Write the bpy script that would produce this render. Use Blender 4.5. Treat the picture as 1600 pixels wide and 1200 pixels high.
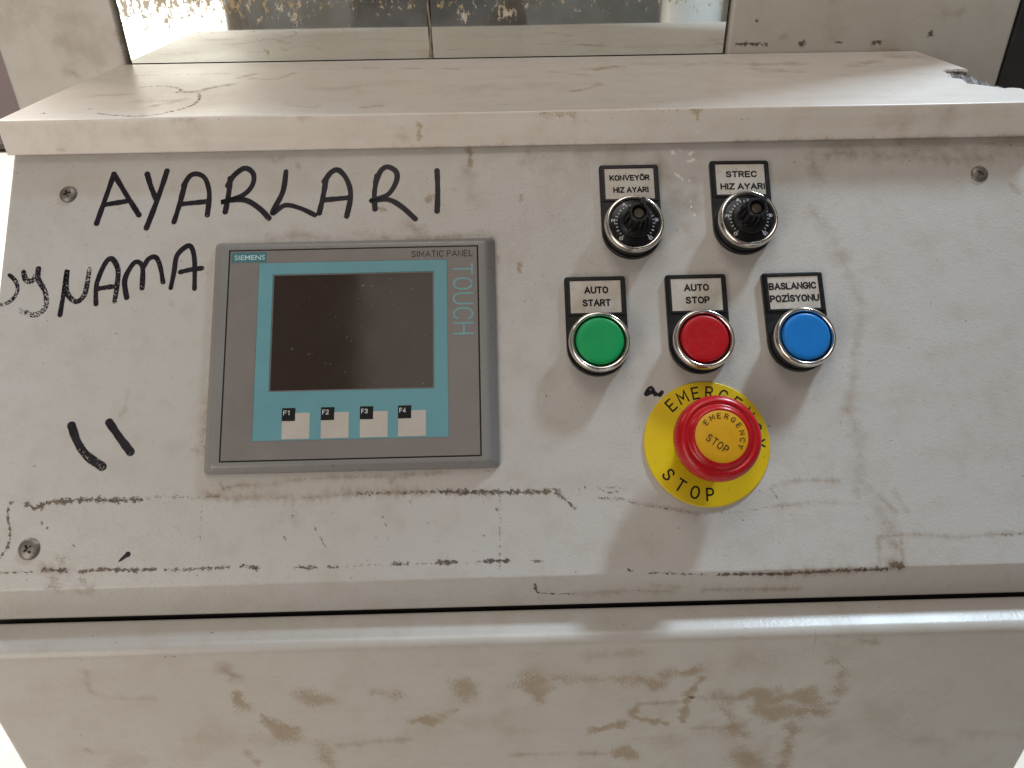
import bpy, bmesh, math, random
import numpy as np
from mathutils import Matrix, Vector

for o in list(bpy.data.objects):
    bpy.data.objects.remove(o)
sc = bpy.context.scene
MM = 0.001
rad = math.radians

# ------------------------------------------------------------------ camera
cam_d = bpy.data.cameras.new("camera")
cam = bpy.data.objects.new("camera", cam_d)
sc.collection.objects.link(cam)
sc.camera = cam
yaw, pitch, roll = rad(0.888), rad(31.941), rad(-0.855)
fwd = Vector((math.sin(yaw)*math.cos(pitch), math.cos(yaw)*math.cos(pitch), -math.sin(pitch)))
rgt = Vector((math.cos(yaw), -math.sin(yaw), 0))
upv = rgt.cross(fwd)
r2 = math.cos(roll)*rgt + math.sin(roll)*upv
u2 = -math.sin(roll)*rgt + math.cos(roll)*upv
M = Matrix((r2, u2, -fwd)).transposed().to_4x4()
M.translation = Vector((71.93, -333.18, 187.76)) * MM
cam.matrix_world = M
cam_d.sensor_width = 36.0
cam_d.lens = 36.0 * 1214.3 / 1600.0
cam_d.clip_start = 0.01
cam_d.clip_end = 60.0

# ------------------------------------------------------------------ world and lamps
world = bpy.data.worlds.new("World")
sc.world = world
world.use_nodes = True
bg = world.node_tree.nodes["Background"]
bg.inputs[0].default_value = (1.0, 0.85, 0.72, 1)
bg.inputs[1].default_value = 0.14

def area_light(name, loc, target, sx, sy, power, colour, spin=0.0):
    d = bpy.data.lights.new(name, 'AREA')
    d.shape = 'RECTANGLE'; d.size = sx; d.size_y = sy
    d.energy = power; d.color = colour
    o = bpy.data.objects.new(name, d)
    sc.collection.objects.link(o)
    o.location = loc
    q = (Vector(target) - Vector(loc)).to_track_quat('-Z', 'Y')
    o.rotation_euler = (q.to_matrix().to_4x4() @ Matrix.Rotation(spin, 4, 'Z')).to_euler()
    return o

# cool skylight high up behind and to the right of the machine
SKY_DIR = Vector((0.476, 0.3415, 0.811)).normalized()
area_light("skylight_lamp", Vector((0.15, 0.0, 0.0)) + SKY_DIR*3.0, (0.15, 0, 0), 0.38, 0.26, 114.0, (0.68, 0.85, 1.0), spin=rad(0))
# bright doorway in front, to the left of the photographer
area_light("doorway_lamp", (-1.20, -1.75, 0.35), (0.0, 0.05, 0.0), 1.0, 1.7, 30.0, (1.0, 0.915, 0.82))

# hall lighting overhead
area_light("ceiling_lamp", (-0.1, -0.05, 2.3), (0.05, 0.05, 0.0), 1.4, 0.9, 19.0, (1.0, 0.94, 0.87))
# dim lamp added overhead only to put a lighter reflection in the screen
area_light("screen_reflection_lamp", (-0.15, -1.75, 2.4), (-0.15, -0.2, 0.0), 0.75, 1.1, 3.0, (1.0, 0.88, 0.74))
# daylight falling on the hall floor behind the machine, far left
area_light("hall_lamp", (-2.6, 2.6, 2.2), (-2.2, 2.3, -0.95), 1.6, 1.6, 260.0, (1.0, 0.96, 0.90))

sc.view_settings.view_transform = 'Standard'
sc.view_settings.look = 'None'
sc.view_settings.gamma = 1.0
sc.view_settings.use_curve_mapping = False
sc.view_settings.exposure = -0.34
sc.cycles.use_denoising = True
sc.cycles.max_bounces = 8
sc.cycles.caustics_reflective = True
sc.cycles.blur_glossy = 0.3
sc.cycles.sample_clamp_indirect = 6.0

# ------------------------------------------------------------------ measured marks (millimetres on their own surface)
# channel 0 grime, 1 brown smear, 2 tan glue, 3 white chips ; width ; strength ; path
PANEL_MARKS = [
  (0,2.15,0.85,[(-152.5,-69.6),(-148.1,-71.5),(-142.7,-69.3),(-135.3,-68.5)]),
  (0,2.15,0.80,[(-136.7,-69.1),(-126.3,-68.2),(-111.3,-68.8),(-98.7,-68.6)]),
  (0,1.23,0.55,[(-100.8,-68.8),(-87.4,-67.6),(-75.3,-68.5),(-61.9,-68.0)]),
  (1,2.46,0.90,[(-67.9,-67.5),(-57.3,-69.0),(-39.3,-68.8)]),
  (0,1.85,0.50,[(-66.4,-67.3),(-60.3,-68.6)]),
  (1,2.77,0.80,[(-39.3,-68.8),(-24.2,-69.2),(2.9,-68.1),(30.2,-68.2),(63.5,-69.0)]),
  (0,1.54,0.45,[(-36.2,-69.2),(-21.2,-69.9),(2.9,-68.4)]),
  (0,1.85,0.62,[(2.9,-68.4),(27.1,-68.4),(45.3,-68.5)]),
  (0,2.15,0.82,[(42.3,-68.5),(57.4,-69.1),(75.6,-69.6),(93.8,-69.7)]),
  (0,2.15,0.66,[(90.8,-69.4),(96.2,-69.2),(98.6,-72.0)]),
  (0,1.54,0.70,[(96.2,-70.4),(101.2,-74.1),(104.7,-77.8)]),
  (0,1.23,0.80,[(-162.5,-94.0),(-159.4,-89.2),(-159.0,-81.9),(-160.8,-75.9),(-160.8,-70.0),(-159.2,-68.5)]),
  (0,0.92,0.62,[(-161.8,-100.7),(-147.1,-100.8)]),
  (1,3.69,0.80,[(-141.9,-99.7),(-131.0,-100.6)]),
  (0,1.85,0.80,[(-141.3,-100.0),(-131.6,-100.6)]),
  (0,1.54,0.85,[(-125.9,-101.3),(-114.8,-100.4),(-101.5,-101.1),(-89.7,-100.8)]),
  (0,1.08,0.75,[(-86.8,-101.2),(-79.4,-101.3)]),
  (0,1.54,0.68,[(-77.3,-101.4),(-66.1,-101.1),(-55.8,-100.8)]),
  (0,1.85,0.72,[(-50.5,-100.3),(-42.8,-101.7)]),
  (0,1.54,0.75,[(-25.9,-101.6),(-15.3,-102.1)]),
  (0,1.23,0.75,[(-10.2,-102.0),(-5.5,-102.1)]),
  (0,0.92,0.50,[(-2.5,-101.9),(15.3,-101.4)]),
  (0,1.54,0.75,[(18.8,-101.2),(26.3,-101.4)]),
  (0,0.92,0.50,[(30.1,-101.5),(39.0,-101.5)]),
  (0,1.85,0.90,[(39.9,-101.2),(49.2,-101.2)]),
  (0,0.92,0.50,[(51.5,-101.8),(60.5,-101.4)]),
  (0,1.54,0.88,[(62.0,-101.2),(73.3,-101.2)]),
  (0,1.08,0.70,[(83.7,-101.7),(89.1,-101.9)]),
  (0,0.92,0.80,[(129.1,-107.0),(130.9,-107.3)]),
  (0,0.92,0.62,[(137.7,-108.6),(146.0,-108.8),(164.7,-110.3)]),
  (0,1.69,0.85,[(170.1,-110.5),(185.1,-110.6),(204.8,-111.3)]),
  (1,3.08,0.90,[(188.1,-110.7),(218.2,-110.6),(249.5,-109.7)]),
  (0,2.15,0.78,[(194.2,-111.0),(221.1,-110.3),(249.5,-109.7)]),
  (0,2.77,0.85,[(251.9,-107.8),(255.8,-108.2)]),
  (1,3.69,0.80,[(251.2,-106.9),(256.4,-108.2)]),
  (0,0.92,0.95,[(85.3,-113.6),(85.9,-118.3),(88.9,-119.7)]),
  (0,0.77,0.60,[(88.9,-119.7),(104.7,-120.7)]),
  (0,1.23,0.40,[(104.7,-120.3),(128.8,-119.1),(150.2,-121.1)]),
  (1,2.46,0.50,[(104.7,-120.3),(150.1,-120.3)]),
  (1,1.85,0.70,[(165.3,-120.4),(211.1,-121.3)]),
  (1,1.54,0.50,[(140.7,-116.1),(152.9,-117.8)]),
  (0,0.40,0.42,[(-70.3,-72.2),(-70.7,-87.0),(-70.9,-105.9)]),
  (0,0.46,0.50,[(69.9,-67.3),(69.5,-84.7),(69.0,-105.7)]),
  (0,0.40,0.40,[(-72.1,-73.1),(-39.1,-73.0),(-15.1,-73.0)]),
  (0,0.92,0.62,[(-17.8,-83.1),(-15.0,-87.8),(-12.2,-92.3)]),
  (1,4.92,0.35,[(-28.4,-77.8),(-25.3,-80.8)]),
  (0,1.23,0.70,[(-28.4,-78.1),(-27.8,-78.7)]),
  (0,0.92,0.70,[(-31.4,-86.8),(-31.1,-88.3)]),
  (0,1.23,0.80,[(-150.3,-51.9),(-150.0,-52.2)]),
  (0,0.92,0.80,[(-144.8,-78.4),(-144.5,-78.7)]),
  (0,0.92,0.80,[(-142.2,-80.8),(-141.9,-81.1)]),
  (0,0.92,0.80,[(-129.0,-89.1),(-128.7,-89.4)]),
  (0,0.92,0.90,[(67.8,-77.5),(68.1,-77.8)]),
  (0,0.92,0.60,[(27.1,-72.6),(27.7,-74.4)]),
  (0,0.77,0.70,[(11.6,-89.1),(12.2,-89.4)]),
  (0,0.77,0.70,[(17.0,-89.2),(17.3,-89.5)]),
  (0,0.77,0.70,[(62.2,-89.8),(62.8,-90.1)]),
  (1,1.54,0.70,[(199.9,-69.9),(209.9,-68.1),(216.6,-67.9),(231.3,-68.3)]),
  (0,1.08,0.60,[(198.8,-71.4),(200.7,-74.5),(203.0,-75.8)]),
  (1,1.54,0.55,[(199.6,-79.6),(218.0,-78.2),(239.3,-79.4)]),
  (1,2.15,0.60,[(238.3,-73.9),(241.0,-72.5),(238.7,-78.4)]),
  (1,1.54,0.80,[(257.5,-72.3),(258.8,-76.8),(261.8,-82.3)]),
  (1,1.85,0.60,[(246.0,-73.5),(250.3,-76.6),(257.1,-83.4)]),
  (1,1.23,0.85,[(247.1,-95.0),(261.8,-94.2),(285.8,-96.0),(299.6,-95.2),(316.4,-95.0)]),
  (0,1.23,0.50,[(267.4,-93.2),(271.0,-93.3)]),
  (0,1.54,0.55,[(304.2,-95.3),(316.4,-95.3)]),
  (1,1.54,0.60,[(247.1,-95.0),(246.3,-106.8)]),
  (1,1.23,0.70,[(257.8,-96.8),(257.4,-107.6)]),
  (1,3.38,0.80,[(253.2,-97.6),(255.3,-100.0)]),
  (0,1.08,0.60,[(107.5,-68.6),(108.1,-70.1)]),
  (0,1.08,0.60,[(110.3,-67.7),(110.8,-70.2)]),
  (0,1.23,0.55,[(116.3,-68.5),(121.1,-71.0),(128.5,-69.7)]),
  (0,0.92,0.50,[(117.6,-68.2),(128.5,-68.8)]),
  (0,1.23,0.60,[(116.4,-73.3),(128.5,-74.2)]),
  (0,0.92,0.50,[(128.5,-74.2),(136.0,-76.8),(154.0,-79.9)]),
  (1,1.23,0.70,[(133.0,-75.8),(154.0,-79.9),(162.9,-81.9)]),
  (0,0.92,0.45,[(154.0,-79.9),(166.0,-82.0),(184.2,-81.3),(202.7,-79.0)]),
  (0,1.23,0.48,[(-62.2,-61.1),(-61.1,-64.4),(-54.5,-63.4),(-47.0,-62.6)]),
  (1,1.85,0.85,[(-62.1,-62.0),(-60.5,-64.7),(-54.0,-63.1),(-39.5,-63.4),(-30.4,-61.8)]),
  (1,1.54,0.85,[(-30.4,-61.8),(-9.3,-60.5),(15.0,-60.5),(18.6,-62.7),(22.6,-60.4),(45.4,-59.5)]),
  (0,0.92,0.42,[(-28.9,-61.6),(-9.3,-60.5),(15.0,-60.8)]),
  (1,2.15,0.80,[(-69.3,-17.0),(-70.8,-29.5),(-71.4,-41.9)]),
  (0,1.54,0.45,[(-72.0,-41.9),(-70.5,-46.6),(-68.3,-53.0)]),
  (1,2.77,0.90,[(-71.6,-42.5),(-69.8,-48.7),(-68.0,-54.2)]),
  (1,2.15,0.90,[(-76.6,-46.1),(-74.2,-45.9)]),
  (1,3.08,0.60,[(-42.4,60.8),(-27.9,61.8),(-15.0,60.2)]),
  (1,3.08,0.55,[(-0.5,62.2),(14.1,59.5)]),
  (1,6.15,0.50,[(27.0,66.8),(31.9,62.6)]),
  (1,1.85,0.60,[(27.0,58.5),(46.4,59.2),(67.5,60.4)]),
  (1,1.23,0.60,[(61.0,61.9),(66.6,61.8),(68.4,58.3)]),
  (2,3.08,0.90,[(58.1,107.9),(58.3,98.5)]),
  (1,4.31,0.45,[(56.0,97.2),(58.4,83.6),(61.3,76.5)]),
  (2,3.08,0.95,[(37.5,81.3),(36.1,78.5)]),
  (2,1.23,0.80,[(40.1,82.2),(40.7,76.3)]),
  (2,2.15,0.95,[(11.4,75.5),(14.0,74.8)]),
  (1,2.46,0.45,[(-45.3,105.4),(-41.6,102.4),(-38.7,105.2)]),
  (1,1.54,0.75,[(-30.4,100.4),(-30.0,99.0)]),
  (1,1.08,0.80,[(49.0,85.2),(49.6,84.9)]),
  (2,2.15,0.50,[(84.3,81.0),(83.5,76.8)]),
  (2,2.46,0.75,[(82.0,43.7),(82.2,40.3)]),
  (0,0.92,0.42,[(99.3,69.8),(104.6,70.7)]),
  (0,0.92,0.42,[(102.5,66.6),(105.8,66.8)]),
  (3,2.77,0.62,[(161.4,102.9),(168.2,104.2),(173.1,102.6)]),
  (3,1.85,0.55,[(167.7,97.3),(174.5,99.0)]),
  (3,2.77,0.55,[(164.0,91.3),(170.3,86.5)]),
  (3,1.23,0.50,[(169.9,81.2),(172.2,67.1)]),
  (1,6.15,0.42,[(156.5,104.8),(158.6,85.0),(172.4,70.6)]),
  (1,4.92,0.40,[(176.3,100.7),(173.2,81.2),(168.7,63.7)]),
  (1,4.31,0.60,[(235.8,101.3),(236.3,93.4),(239.9,86.1)]),
  (1,3.69,0.60,[(237.9,83.3),(234.5,75.6),(230.9,72.9)]),
  (1,4.92,0.42,[(230.9,72.9),(238.6,58.8),(244.3,44.9)]),
  (1,4.31,0.45,[(244.3,44.9),(248.7,31.2),(252.3,21.0)]),
  (1,3.08,0.40,[(251.2,11.1),(245.4,-11.6),(239.8,-33.8)]),
  (1,4.31,0.50,[(239.8,-33.8),(242.7,-49.5),(240.3,-64.9)]),
  (1,4.31,0.40,[(240.3,-64.9),(248.3,-80.2),(254.5,-92.3)]),
  (1,3.69,0.85,[(235.9,102.0),(256.5,100.9),(286.3,98.1)]),
  (1,4.31,0.70,[(286.3,98.1),(313.0,96.8),(346.8,97.9)]),
  (0,1.23,0.35,[(242.9,99.0),(259.4,97.2),(282.9,97.4)]),
  (1,8.00,0.45,[(236.9,105.6),(287.2,104.6),(347.8,104.1)]),
  (1,7.38,0.30,[(293.3,100.1),(347.3,100.8)]),
  (0,1.54,0.45,[(327.6,104.8),(347.0,103.3)]),
  (1,2.46,0.60,[(337.5,81.2),(340.3,77.6)]),
  (1,8.62,0.30,[(99.6,96.2),(123.1,101.9),(156.6,105.8)]),
  (1,4.92,0.35,[(86.5,100.8),(113.2,103.9),(146.6,106.1)]),
  (2,6.77,0.45,[(-136.6,-93.5),(-133.5,-95.3)]),
  (2,6.15,0.50,[(-137.4,-104.2),(-136.0,-107.1)]),
  (2,5.23,0.50,[(-123.8,-105.4),(-123.1,-106.5)]),
  (1,2.46,0.40,[(-126.6,-109.5),(-122.7,-112.1),(-118.3,-107.5)]),
  (1,1.54,0.80,[(-90.9,27.5),(-90.2,26.5)]),
  (1,1.23,0.40,[(-109.1,-16.1),(-110.0,-25.5),(-112.8,-28.5)]),
  (0,0.62,0.35,[(-126.9,13.2),(-132.8,9.4)]),
  (1,1.85,0.35,[(68.6,35.2),(69.8,15.2),(69.7,-4.3)]),
  (1,1.23,0.50,[(71.5,48.7),(71.7,45.3)]),
]
LOWER_MARKS = [
  (1,3.69,0.62,[(-60.8,-115.3),(-56.2,-122.4)]),
  (2,3.38,0.68,[(-59.2,-134.1),(-57.3,-143.5)]),
  (2,4.92,0.85,[(-48.0,-151.9),(-43.5,-162.4),(-38.1,-167.9)]),
  (2,2.77,0.85,[(-41.5,-159.9),(-34.0,-162.8)]),
  (2,5.23,0.62,[(-24.0,-138.1),(-15.2,-141.4)]),
  (2,4.00,0.55,[(7.1,-135.6),(16.2,-137.9)]),
  (2,3.69,0.85,[(23.8,-158.8),(34.3,-158.3)]),
  (2,2.77,0.50,[(38.3,-154.9),(46.5,-150.2)]),
  (2,6.77,0.62,[(49.6,-130.8),(53.1,-141.5)]),
  (2,8.00,0.65,[(84.3,-128.5),(85.2,-138.1),(85.3,-145.5)]),
  (2,4.31,0.50,[(91.9,-128.8),(110.4,-130.6),(132.0,-130.6)]),
  (2,6.77,0.72,[(135.2,-133.1),(144.7,-134.9)]),
  (2,4.31,0.60,[(147.2,-128.8),(163.0,-126.2)]),
  (2,2.15,0.70,[(164.9,-132.0),(160.9,-141.5)]),
  (2,2.15,0.95,[(159.9,-143.9),(159.1,-165.6)]),
  (0,1.85,0.95,[(159.5,-145.8),(161.8,-146.4)]),
  (2,8.00,0.82,[(192.9,-145.3),(202.9,-148.3),(218.9,-149.0)]),
  (2,7.38,0.70,[(198.0,-157.1),(214.8,-161.5)]),
  (2,4.31,0.80,[(217.8,-160.1),(229.2,-160.6)]),
  (2,6.15,0.72,[(187.4,-173.3),(192.7,-176.2)]),
  (2,7.38,0.62,[(196.0,-198.5),(204.2,-207.5)]),
  (2,4.31,0.60,[(216.2,-169.3),(216.8,-191.1),(217.0,-208.2)]),
  (2,2.46,0.50,[(223.0,-121.8),(230.0,-123.0),(234.5,-132.6)]),
  (2,3.69,0.55,[(232.9,-132.5),(234.4,-143.7)]),
  (1,1.54,0.70,[(229.6,-154.5),(234.2,-153.7)]),
  (2,2.77,0.85,[(113.6,-170.9),(127.4,-166.2)]),
  (2,4.31,0.85,[(127.7,-187.8),(134.7,-192.6)]),
  (2,2.15,0.70,[(135.1,-152.7),(134.1,-160.3),(150.7,-166.3)]),
  (1,1.54,0.60,[(136.5,-150.3),(153.9,-149.5)]),
  (1,2.46,0.50,[(166.2,-146.6),(187.1,-148.5)]),
  (1,2.15,0.50,[(164.2,-171.1),(187.1,-171.1)]),
  (1,1.85,0.60,[(72.8,-189.6),(92.7,-189.4),(122.8,-190.4)]),
  (1,1.85,0.45,[(135.4,-178.9),(158.2,-176.2)]),
  (2,4.92,0.55,[(-23.2,-176.6),(-22.3,-193.3)]),
  (2,3.08,0.50,[(-62.9,-180.1),(-58.4,-191.5)]),
  (1,2.46,0.50,[(-15.2,-177.0),(7.9,-174.4),(21.0,-173.4)]),
  (1,9.23,0.25,[(21.6,-165.5),(73.1,-162.7)]),
  (1,8.00,0.30,[(-131.6,-187.8),(-114.7,-185.8)]),
  (1,1.85,0.50,[(-141.8,-174.6),(-140.3,-176.3)]),
  (1,1.54,0.35,[(-124.4,-114.8),(-124.8,-131.2),(-98.7,-135.7)]),
  (1,12.31,0.20,[(-80.9,-165.8),(-50.1,-172.6)]),
  (0,0.92,0.50,[(214.8,-102.2),(215.8,-116.5)]),
  (0,1.23,0.40,[(222.2,-103.3),(225.5,-104.8)]),
  (1,2.15,0.60,[(236.6,-107.4),(244.7,-110.0)]),
  (0,1.08,0.50,[(242.4,-110.3),(243.9,-111.8)]),
  (1,4.31,0.30,[(272.0,-182.7),(300.7,-189.6)]),
  (1,4.31,0.30,[(305.1,-181.5),(336.6,-185.8)]),
  (0,0.92,0.40,[(20.5,-114.2),(21.1,-120.2)]),
  (1,2.77,0.35,[(109.7,-113.4),(133.7,-112.1)]),
  (0,0.92,0.50,[(-125.1,-106.2),(-123.3,-106.3)]),
  (0,0.92,0.50,[(-88.2,-106.0),(-80.5,-105.9)]),
  (1,9.23,0.22,[(165.0,-122.6),(223.9,-111.4)]),
  (2,5.54,0.50,[(173.9,-144.5),(182.6,-162.6)]),
  (1,18.46,0.20,[(138.5,-176.3),(205.7,-185.0),(267.9,-166.5)]),
]
SHELF_TOP_MARKS = [
  (1,4.14,0.95,[(132.7,180.9),(141.2,184.5),(149.7,188.1)]),
  (2,3.45,0.70,[(134.2,176.5),(147.7,188.3)]),
  (1,2.07,0.90,[(113.8,115.8),(124.6,123.5),(132.7,137.1)]),
  (0,1.03,0.42,[(114.9,115.7),(126.5,125.1)]),
  (1,1.38,0.40,[(106.4,174.9),(130.5,160.4)]),
  (1,1.72,0.50,[(11.5,197.0),(24.1,193.6)]),
  (1,1.72,0.50,[(38.3,194.4),(48.6,189.0)]),
  (1,1.38,0.40,[(-19.5,200.0),(-2.7,196.2)]),
  (1,1.03,0.50,[(-43.7,197.9),(-22.6,193.7)]),
  (0,0.90,0.55,[(-132.5,83.8),(-117.4,77.1),(-104.1,76.0),(-94.3,85.1),(-88.6,97.8),(-89.5,113.4),(-93.6,125.3)]),
  (0,0.83,0.50,[(-134.6,148.1),(-124.5,150.9),(-115.5,146.4),(-108.0,138.6),(-107.6,129.9)]),
  (1,1.38,0.80,[(-105.6,131.4),(-95.6,130.6),(-92.1,142.5),(-81.4,154.5)]),
  (0,0.69,0.45,[(-94.2,137.4),(-81.1,150.7)]),
  (1,1.72,0.70,[(-84.8,172.3),(-77.6,183.9)]),
  (1,1.72,0.70,[(-73.9,169.3),(-60.7,166.1),(-53.7,183.8)]),
  (0,0.69,0.40,[(-172.9,190.7),(-137.6,187.4),(-92.9,187.5)]),
  (1,2.76,0.40,[(-108.9,98.0),(-97.4,114.1)]),
  (0,0.69,0.45,[(-142.8,94.8),(-140.0,94.5)]),
  (0,1.03,0.90,[(-161.6,86.2),(-161.0,86.1)]),
  (1,3.45,0.35,[(-151.5,126.9),(-134.5,128.8)]),
  (1,3.45,0.30,[(-121.2,108.2),(-99.3,109.5)]),
  (1,1.03,0.40,[(-35.3,93.4),(-22.5,87.9),(-20.8,96.8)]),
  (1,1.03,0.50,[(2.7,85.9),(12.8,89.5)]),
  (0,0.69,0.35,[(74.0,88.9),(80.6,86.9)]),
  (1,1.03,0.40,[(80.4,159.0),(83.4,156.8)]),
  (1,5.52,0.45,[(218.5,194.9),(245.1,187.7),(270.3,189.7)]),
  (1,4.14,0.60,[(294.4,178.3),(307.6,186.0),(316.3,192.0)]),
  (1,4.83,0.50,[(232.2,171.4),(252.6,161.1)]),
  (1,6.21,0.60,[(339.3,206.4),(349.2,200.6)]),
  (1,2.41,0.50,[(264.3,190.3),(268.7,187.6)]),
  (1,6.90,0.30,[(165.2,195.6),(213.3,190.8)]),
  (0,0.69,0.35,[(284.7,102.7),(285.2,94.5)]),
  (1,8.97,0.20,[(-27.6,133.3),(14.5,147.7)]),
  (1,10.34,0.20,[(52.7,126.3),(103.5,130.6)]),
]
SHELF_FRONT_MARKS = [
  (2,3.00,0.85,[(33.2,91.3),(32.6,84.3)]),
  (2,4.67,0.50,[(94.7,95.8),(110.9,95.5)]),
  (2,2.67,0.45,[(135.1,97.3),(164.2,97.1)]),
  (2,3.33,0.95,[(171.8,96.3),(175.7,96.2)]),
  (2,2.00,0.95,[(174.1,95.3),(174.6,91.5)]),
  (3,1.33,0.60,[(173.4,90.6),(174.8,83.5),(176.0,87.4)]),
  (0,0.67,0.42,[(21.1,90.2),(24.3,90.2)]),
  (0,0.67,0.35,[(112.6,91.7),(132.1,93.3),(174.1,96.0)]),
  (1,2.00,0.30,[(22.0,86.4),(27.8,84.7)]),
  (0,0.67,0.50,[(-67.4,96.2),(-67.3,95.0)]),
  (0,0.67,0.40,[(-101.1,82.9),(-98.7,81.9)]),
  (1,1.33,0.40,[(-151.4,82.6),(-148.3,82.2)]),
  (1,1.67,0.40,[(-48.1,97.1),(-35.3,97.2)]),
  (1,2.33,0.35,[(-25.9,95.8),(-19.4,96.6)]),
  (0,0.67,0.45,[(157.6,91.5),(158.3,90.6)]),
  (0,0.67,0.45,[(143.3,87.0),(144.6,86.7)]),
  (1,3.33,0.35,[(295.5,93.2),(305.1,93.9)]),
  (0,0.67,0.40,[(195.9,91.2),(200.1,91.4)]),
  (1,6.00,0.25,[(270.6,87.2),(309.6,89.7)]),
  (1,2.67,0.35,[(-89.6,96.6),(-80.1,96.5)]),
  (1,6.67,0.20,[(-145.3,91.7),(-81.8,88.9)]),
  (1,1.33,0.60,[(-35.1,78.7),(47.1,79.4),(113.0,79.5)]),
  (1,1.33,0.60,[(195.8,79.9),(345.9,80.4)]),
]
MARKER_LETTERS = [
  ('A',2.50,0.00,[[(-131.2,70.6),(-128.0,83.4),(-124.5,97.4)],[(-124.5,97.4),(-117.2,85.6),(-110.2,74.7)],[(-128.1,80.6),(-116.3,82.4)]]),
  ('Y',2.50,0.00,[[(-107.5,97.0),(-105.1,89.9),(-102.1,83.2)],[(-97.5,98.6),(-99.6,89.8),(-102.2,80.0),(-105.9,67.6)]]),
  ('A',2.50,0.00,[[(-92.2,70.5),(-89.9,80.5),(-87.9,91.3)],[(-88.5,90.3),(-85.6,95.5),(-81.7,96.5),(-77.6,93.6),(-75.2,85.4),(-75.6,73.9)],[(-89.9,80.1),(-76.6,81.2)]]),
  ('R',2.50,0.00,[[(-64.9,93.7),(-65.4,84.5),(-66.6,75.4)],[(-66.0,89.8),(-63.0,95.4),(-57.6,99.2),(-53.2,95.9),(-53.6,89.5),(-58.6,84.0),(-68.8,80.7),(-64.3,81.7),(-56.5,81.5),(-49.2,76.8),(-44.4,71.5)]]),
  ('L',2.50,0.00,[[(-36.5,97.0),(-37.8,85.7),(-42.6,74.2),(-36.5,78.3),(-29.0,76.7),(-21.1,72.7)]]),
  ('A',2.50,0.00,[[(-18.9,73.7),(-17.1,83.1),(-16.0,91.2)],[(-16.7,90.9),(-13.5,95.8),(-9.6,97.1),(-5.2,91.7),(-3.1,83.2),(-4.9,71.7)],[(-17.4,80.7),(-3.4,81.8)]]),
  ('R',2.50,0.00,[[(10.2,93.5),(9.0,83.6),(9.4,75.2)],[(9.6,90.0),(12.2,96.3),(15.8,98.4),(20.1,95.4),(20.1,90.1),(15.9,83.1),(7.4,79.8),(15.9,80.3),(22.4,76.7),(29.9,69.5)]]),
  ('I',2.50,0.00,[[(41.1,95.7),(41.4,84.0),(41.0,73.5)]]),
  ('O',1.88,0.62,[[(-172.2,44.0),(-168.7,40.5),(-167.5,35.5),(-170.2,30.6),(-175.3,28.7),(-180.0,31.5),(-181.9,37.5),(-180.0,42.8),(-175.4,44.4)]]),
  ('Y',2.34,0.50,[[(-165.4,45.5),(-163.7,41.1),(-160.2,41.3),(-158.2,47.0)],[(-158.2,47.0),(-157.7,41.6),(-153.6,34.5),(-152.8,26.9),(-157.5,23.1),(-165.0,25.5)]]),
  ('N',2.34,0.35,[[(-145.3,22.8),(-144.6,32.7),(-143.8,45.7),(-143.2,35.0),(-138.3,29.5),(-134.4,32.4),(-133.2,39.7),(-132.8,46.4)]]),
  ('A',2.34,0.25,[[(-128.1,28.0),(-128.6,38.0),(-125.6,48.3),(-122.3,51.6),(-118.7,46.1),(-118.4,37.7),(-119.0,29.1)],[(-127.8,35.9),(-119.3,37.1)]]),
  ('M',2.34,0.15,[[(-113.2,31.0),(-114.8,40.0),(-112.1,47.3),(-109.4,49.6),(-106.4,46.5),(-105.9,35.8)],[(-106.3,45.8),(-103.8,50.9),(-100.3,51.8),(-97.8,47.3),(-95.7,38.6)]]),
  ('A',2.34,0.05,[[(-91.7,35.5),(-90.6,43.8),(-89.8,51.9),(-86.5,56.3),(-83.1,57.2),(-80.8,50.4),(-79.9,34.9)],[(-87.4,43.7),(-81.7,45.0),(-76.7,45.5)]]),
  ('ditto',3.59,0.25,[[(-134.8,-32.7),(-131.4,-40.5),(-126.3,-47.3),(-118.6,-52.7)]]),
  ('ditto',3.59,0.00,[[(-116.9,-31.6),(-111.8,-38.5),(-105.8,-46.0)]]),
  ('dot',1.88,0.00,[[(-103.5,-93.8),(-104.6,-94.6),(-107.4,-96.9)]]),
  ('scribble',1.72,0.25,[[(141.9,-23.9),(143.2,-21.7),(144.9,-20.8),(146.5,-24.3)],[(142.1,-24.2),(145.0,-23.0),(147.5,-24.1)],[(148.7,-24.4),(149.7,-23.2)]]),
]

# ------------------------------------------------------------------ frames
AL = rad(43.407)
SA, CA = math.sin(AL), math.cos(AL)
PANEL_ROT = (math.pi/2 - AL, 0, 0)
def pw(u, v, w=0.0):
    """point on the sloping panel (mm) -> world (m)"""
    return Vector((u, v*SA - w*CA, v*CA + w*SA)) * MM

# ------------------------------------------------------------------ materials
def new_mat(name):
    m = bpy.data.materials.new(name); m.use_nodes = True
    nt = m.node_tree
    return m, nt, nt.nodes["Principled BSDF"]

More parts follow.
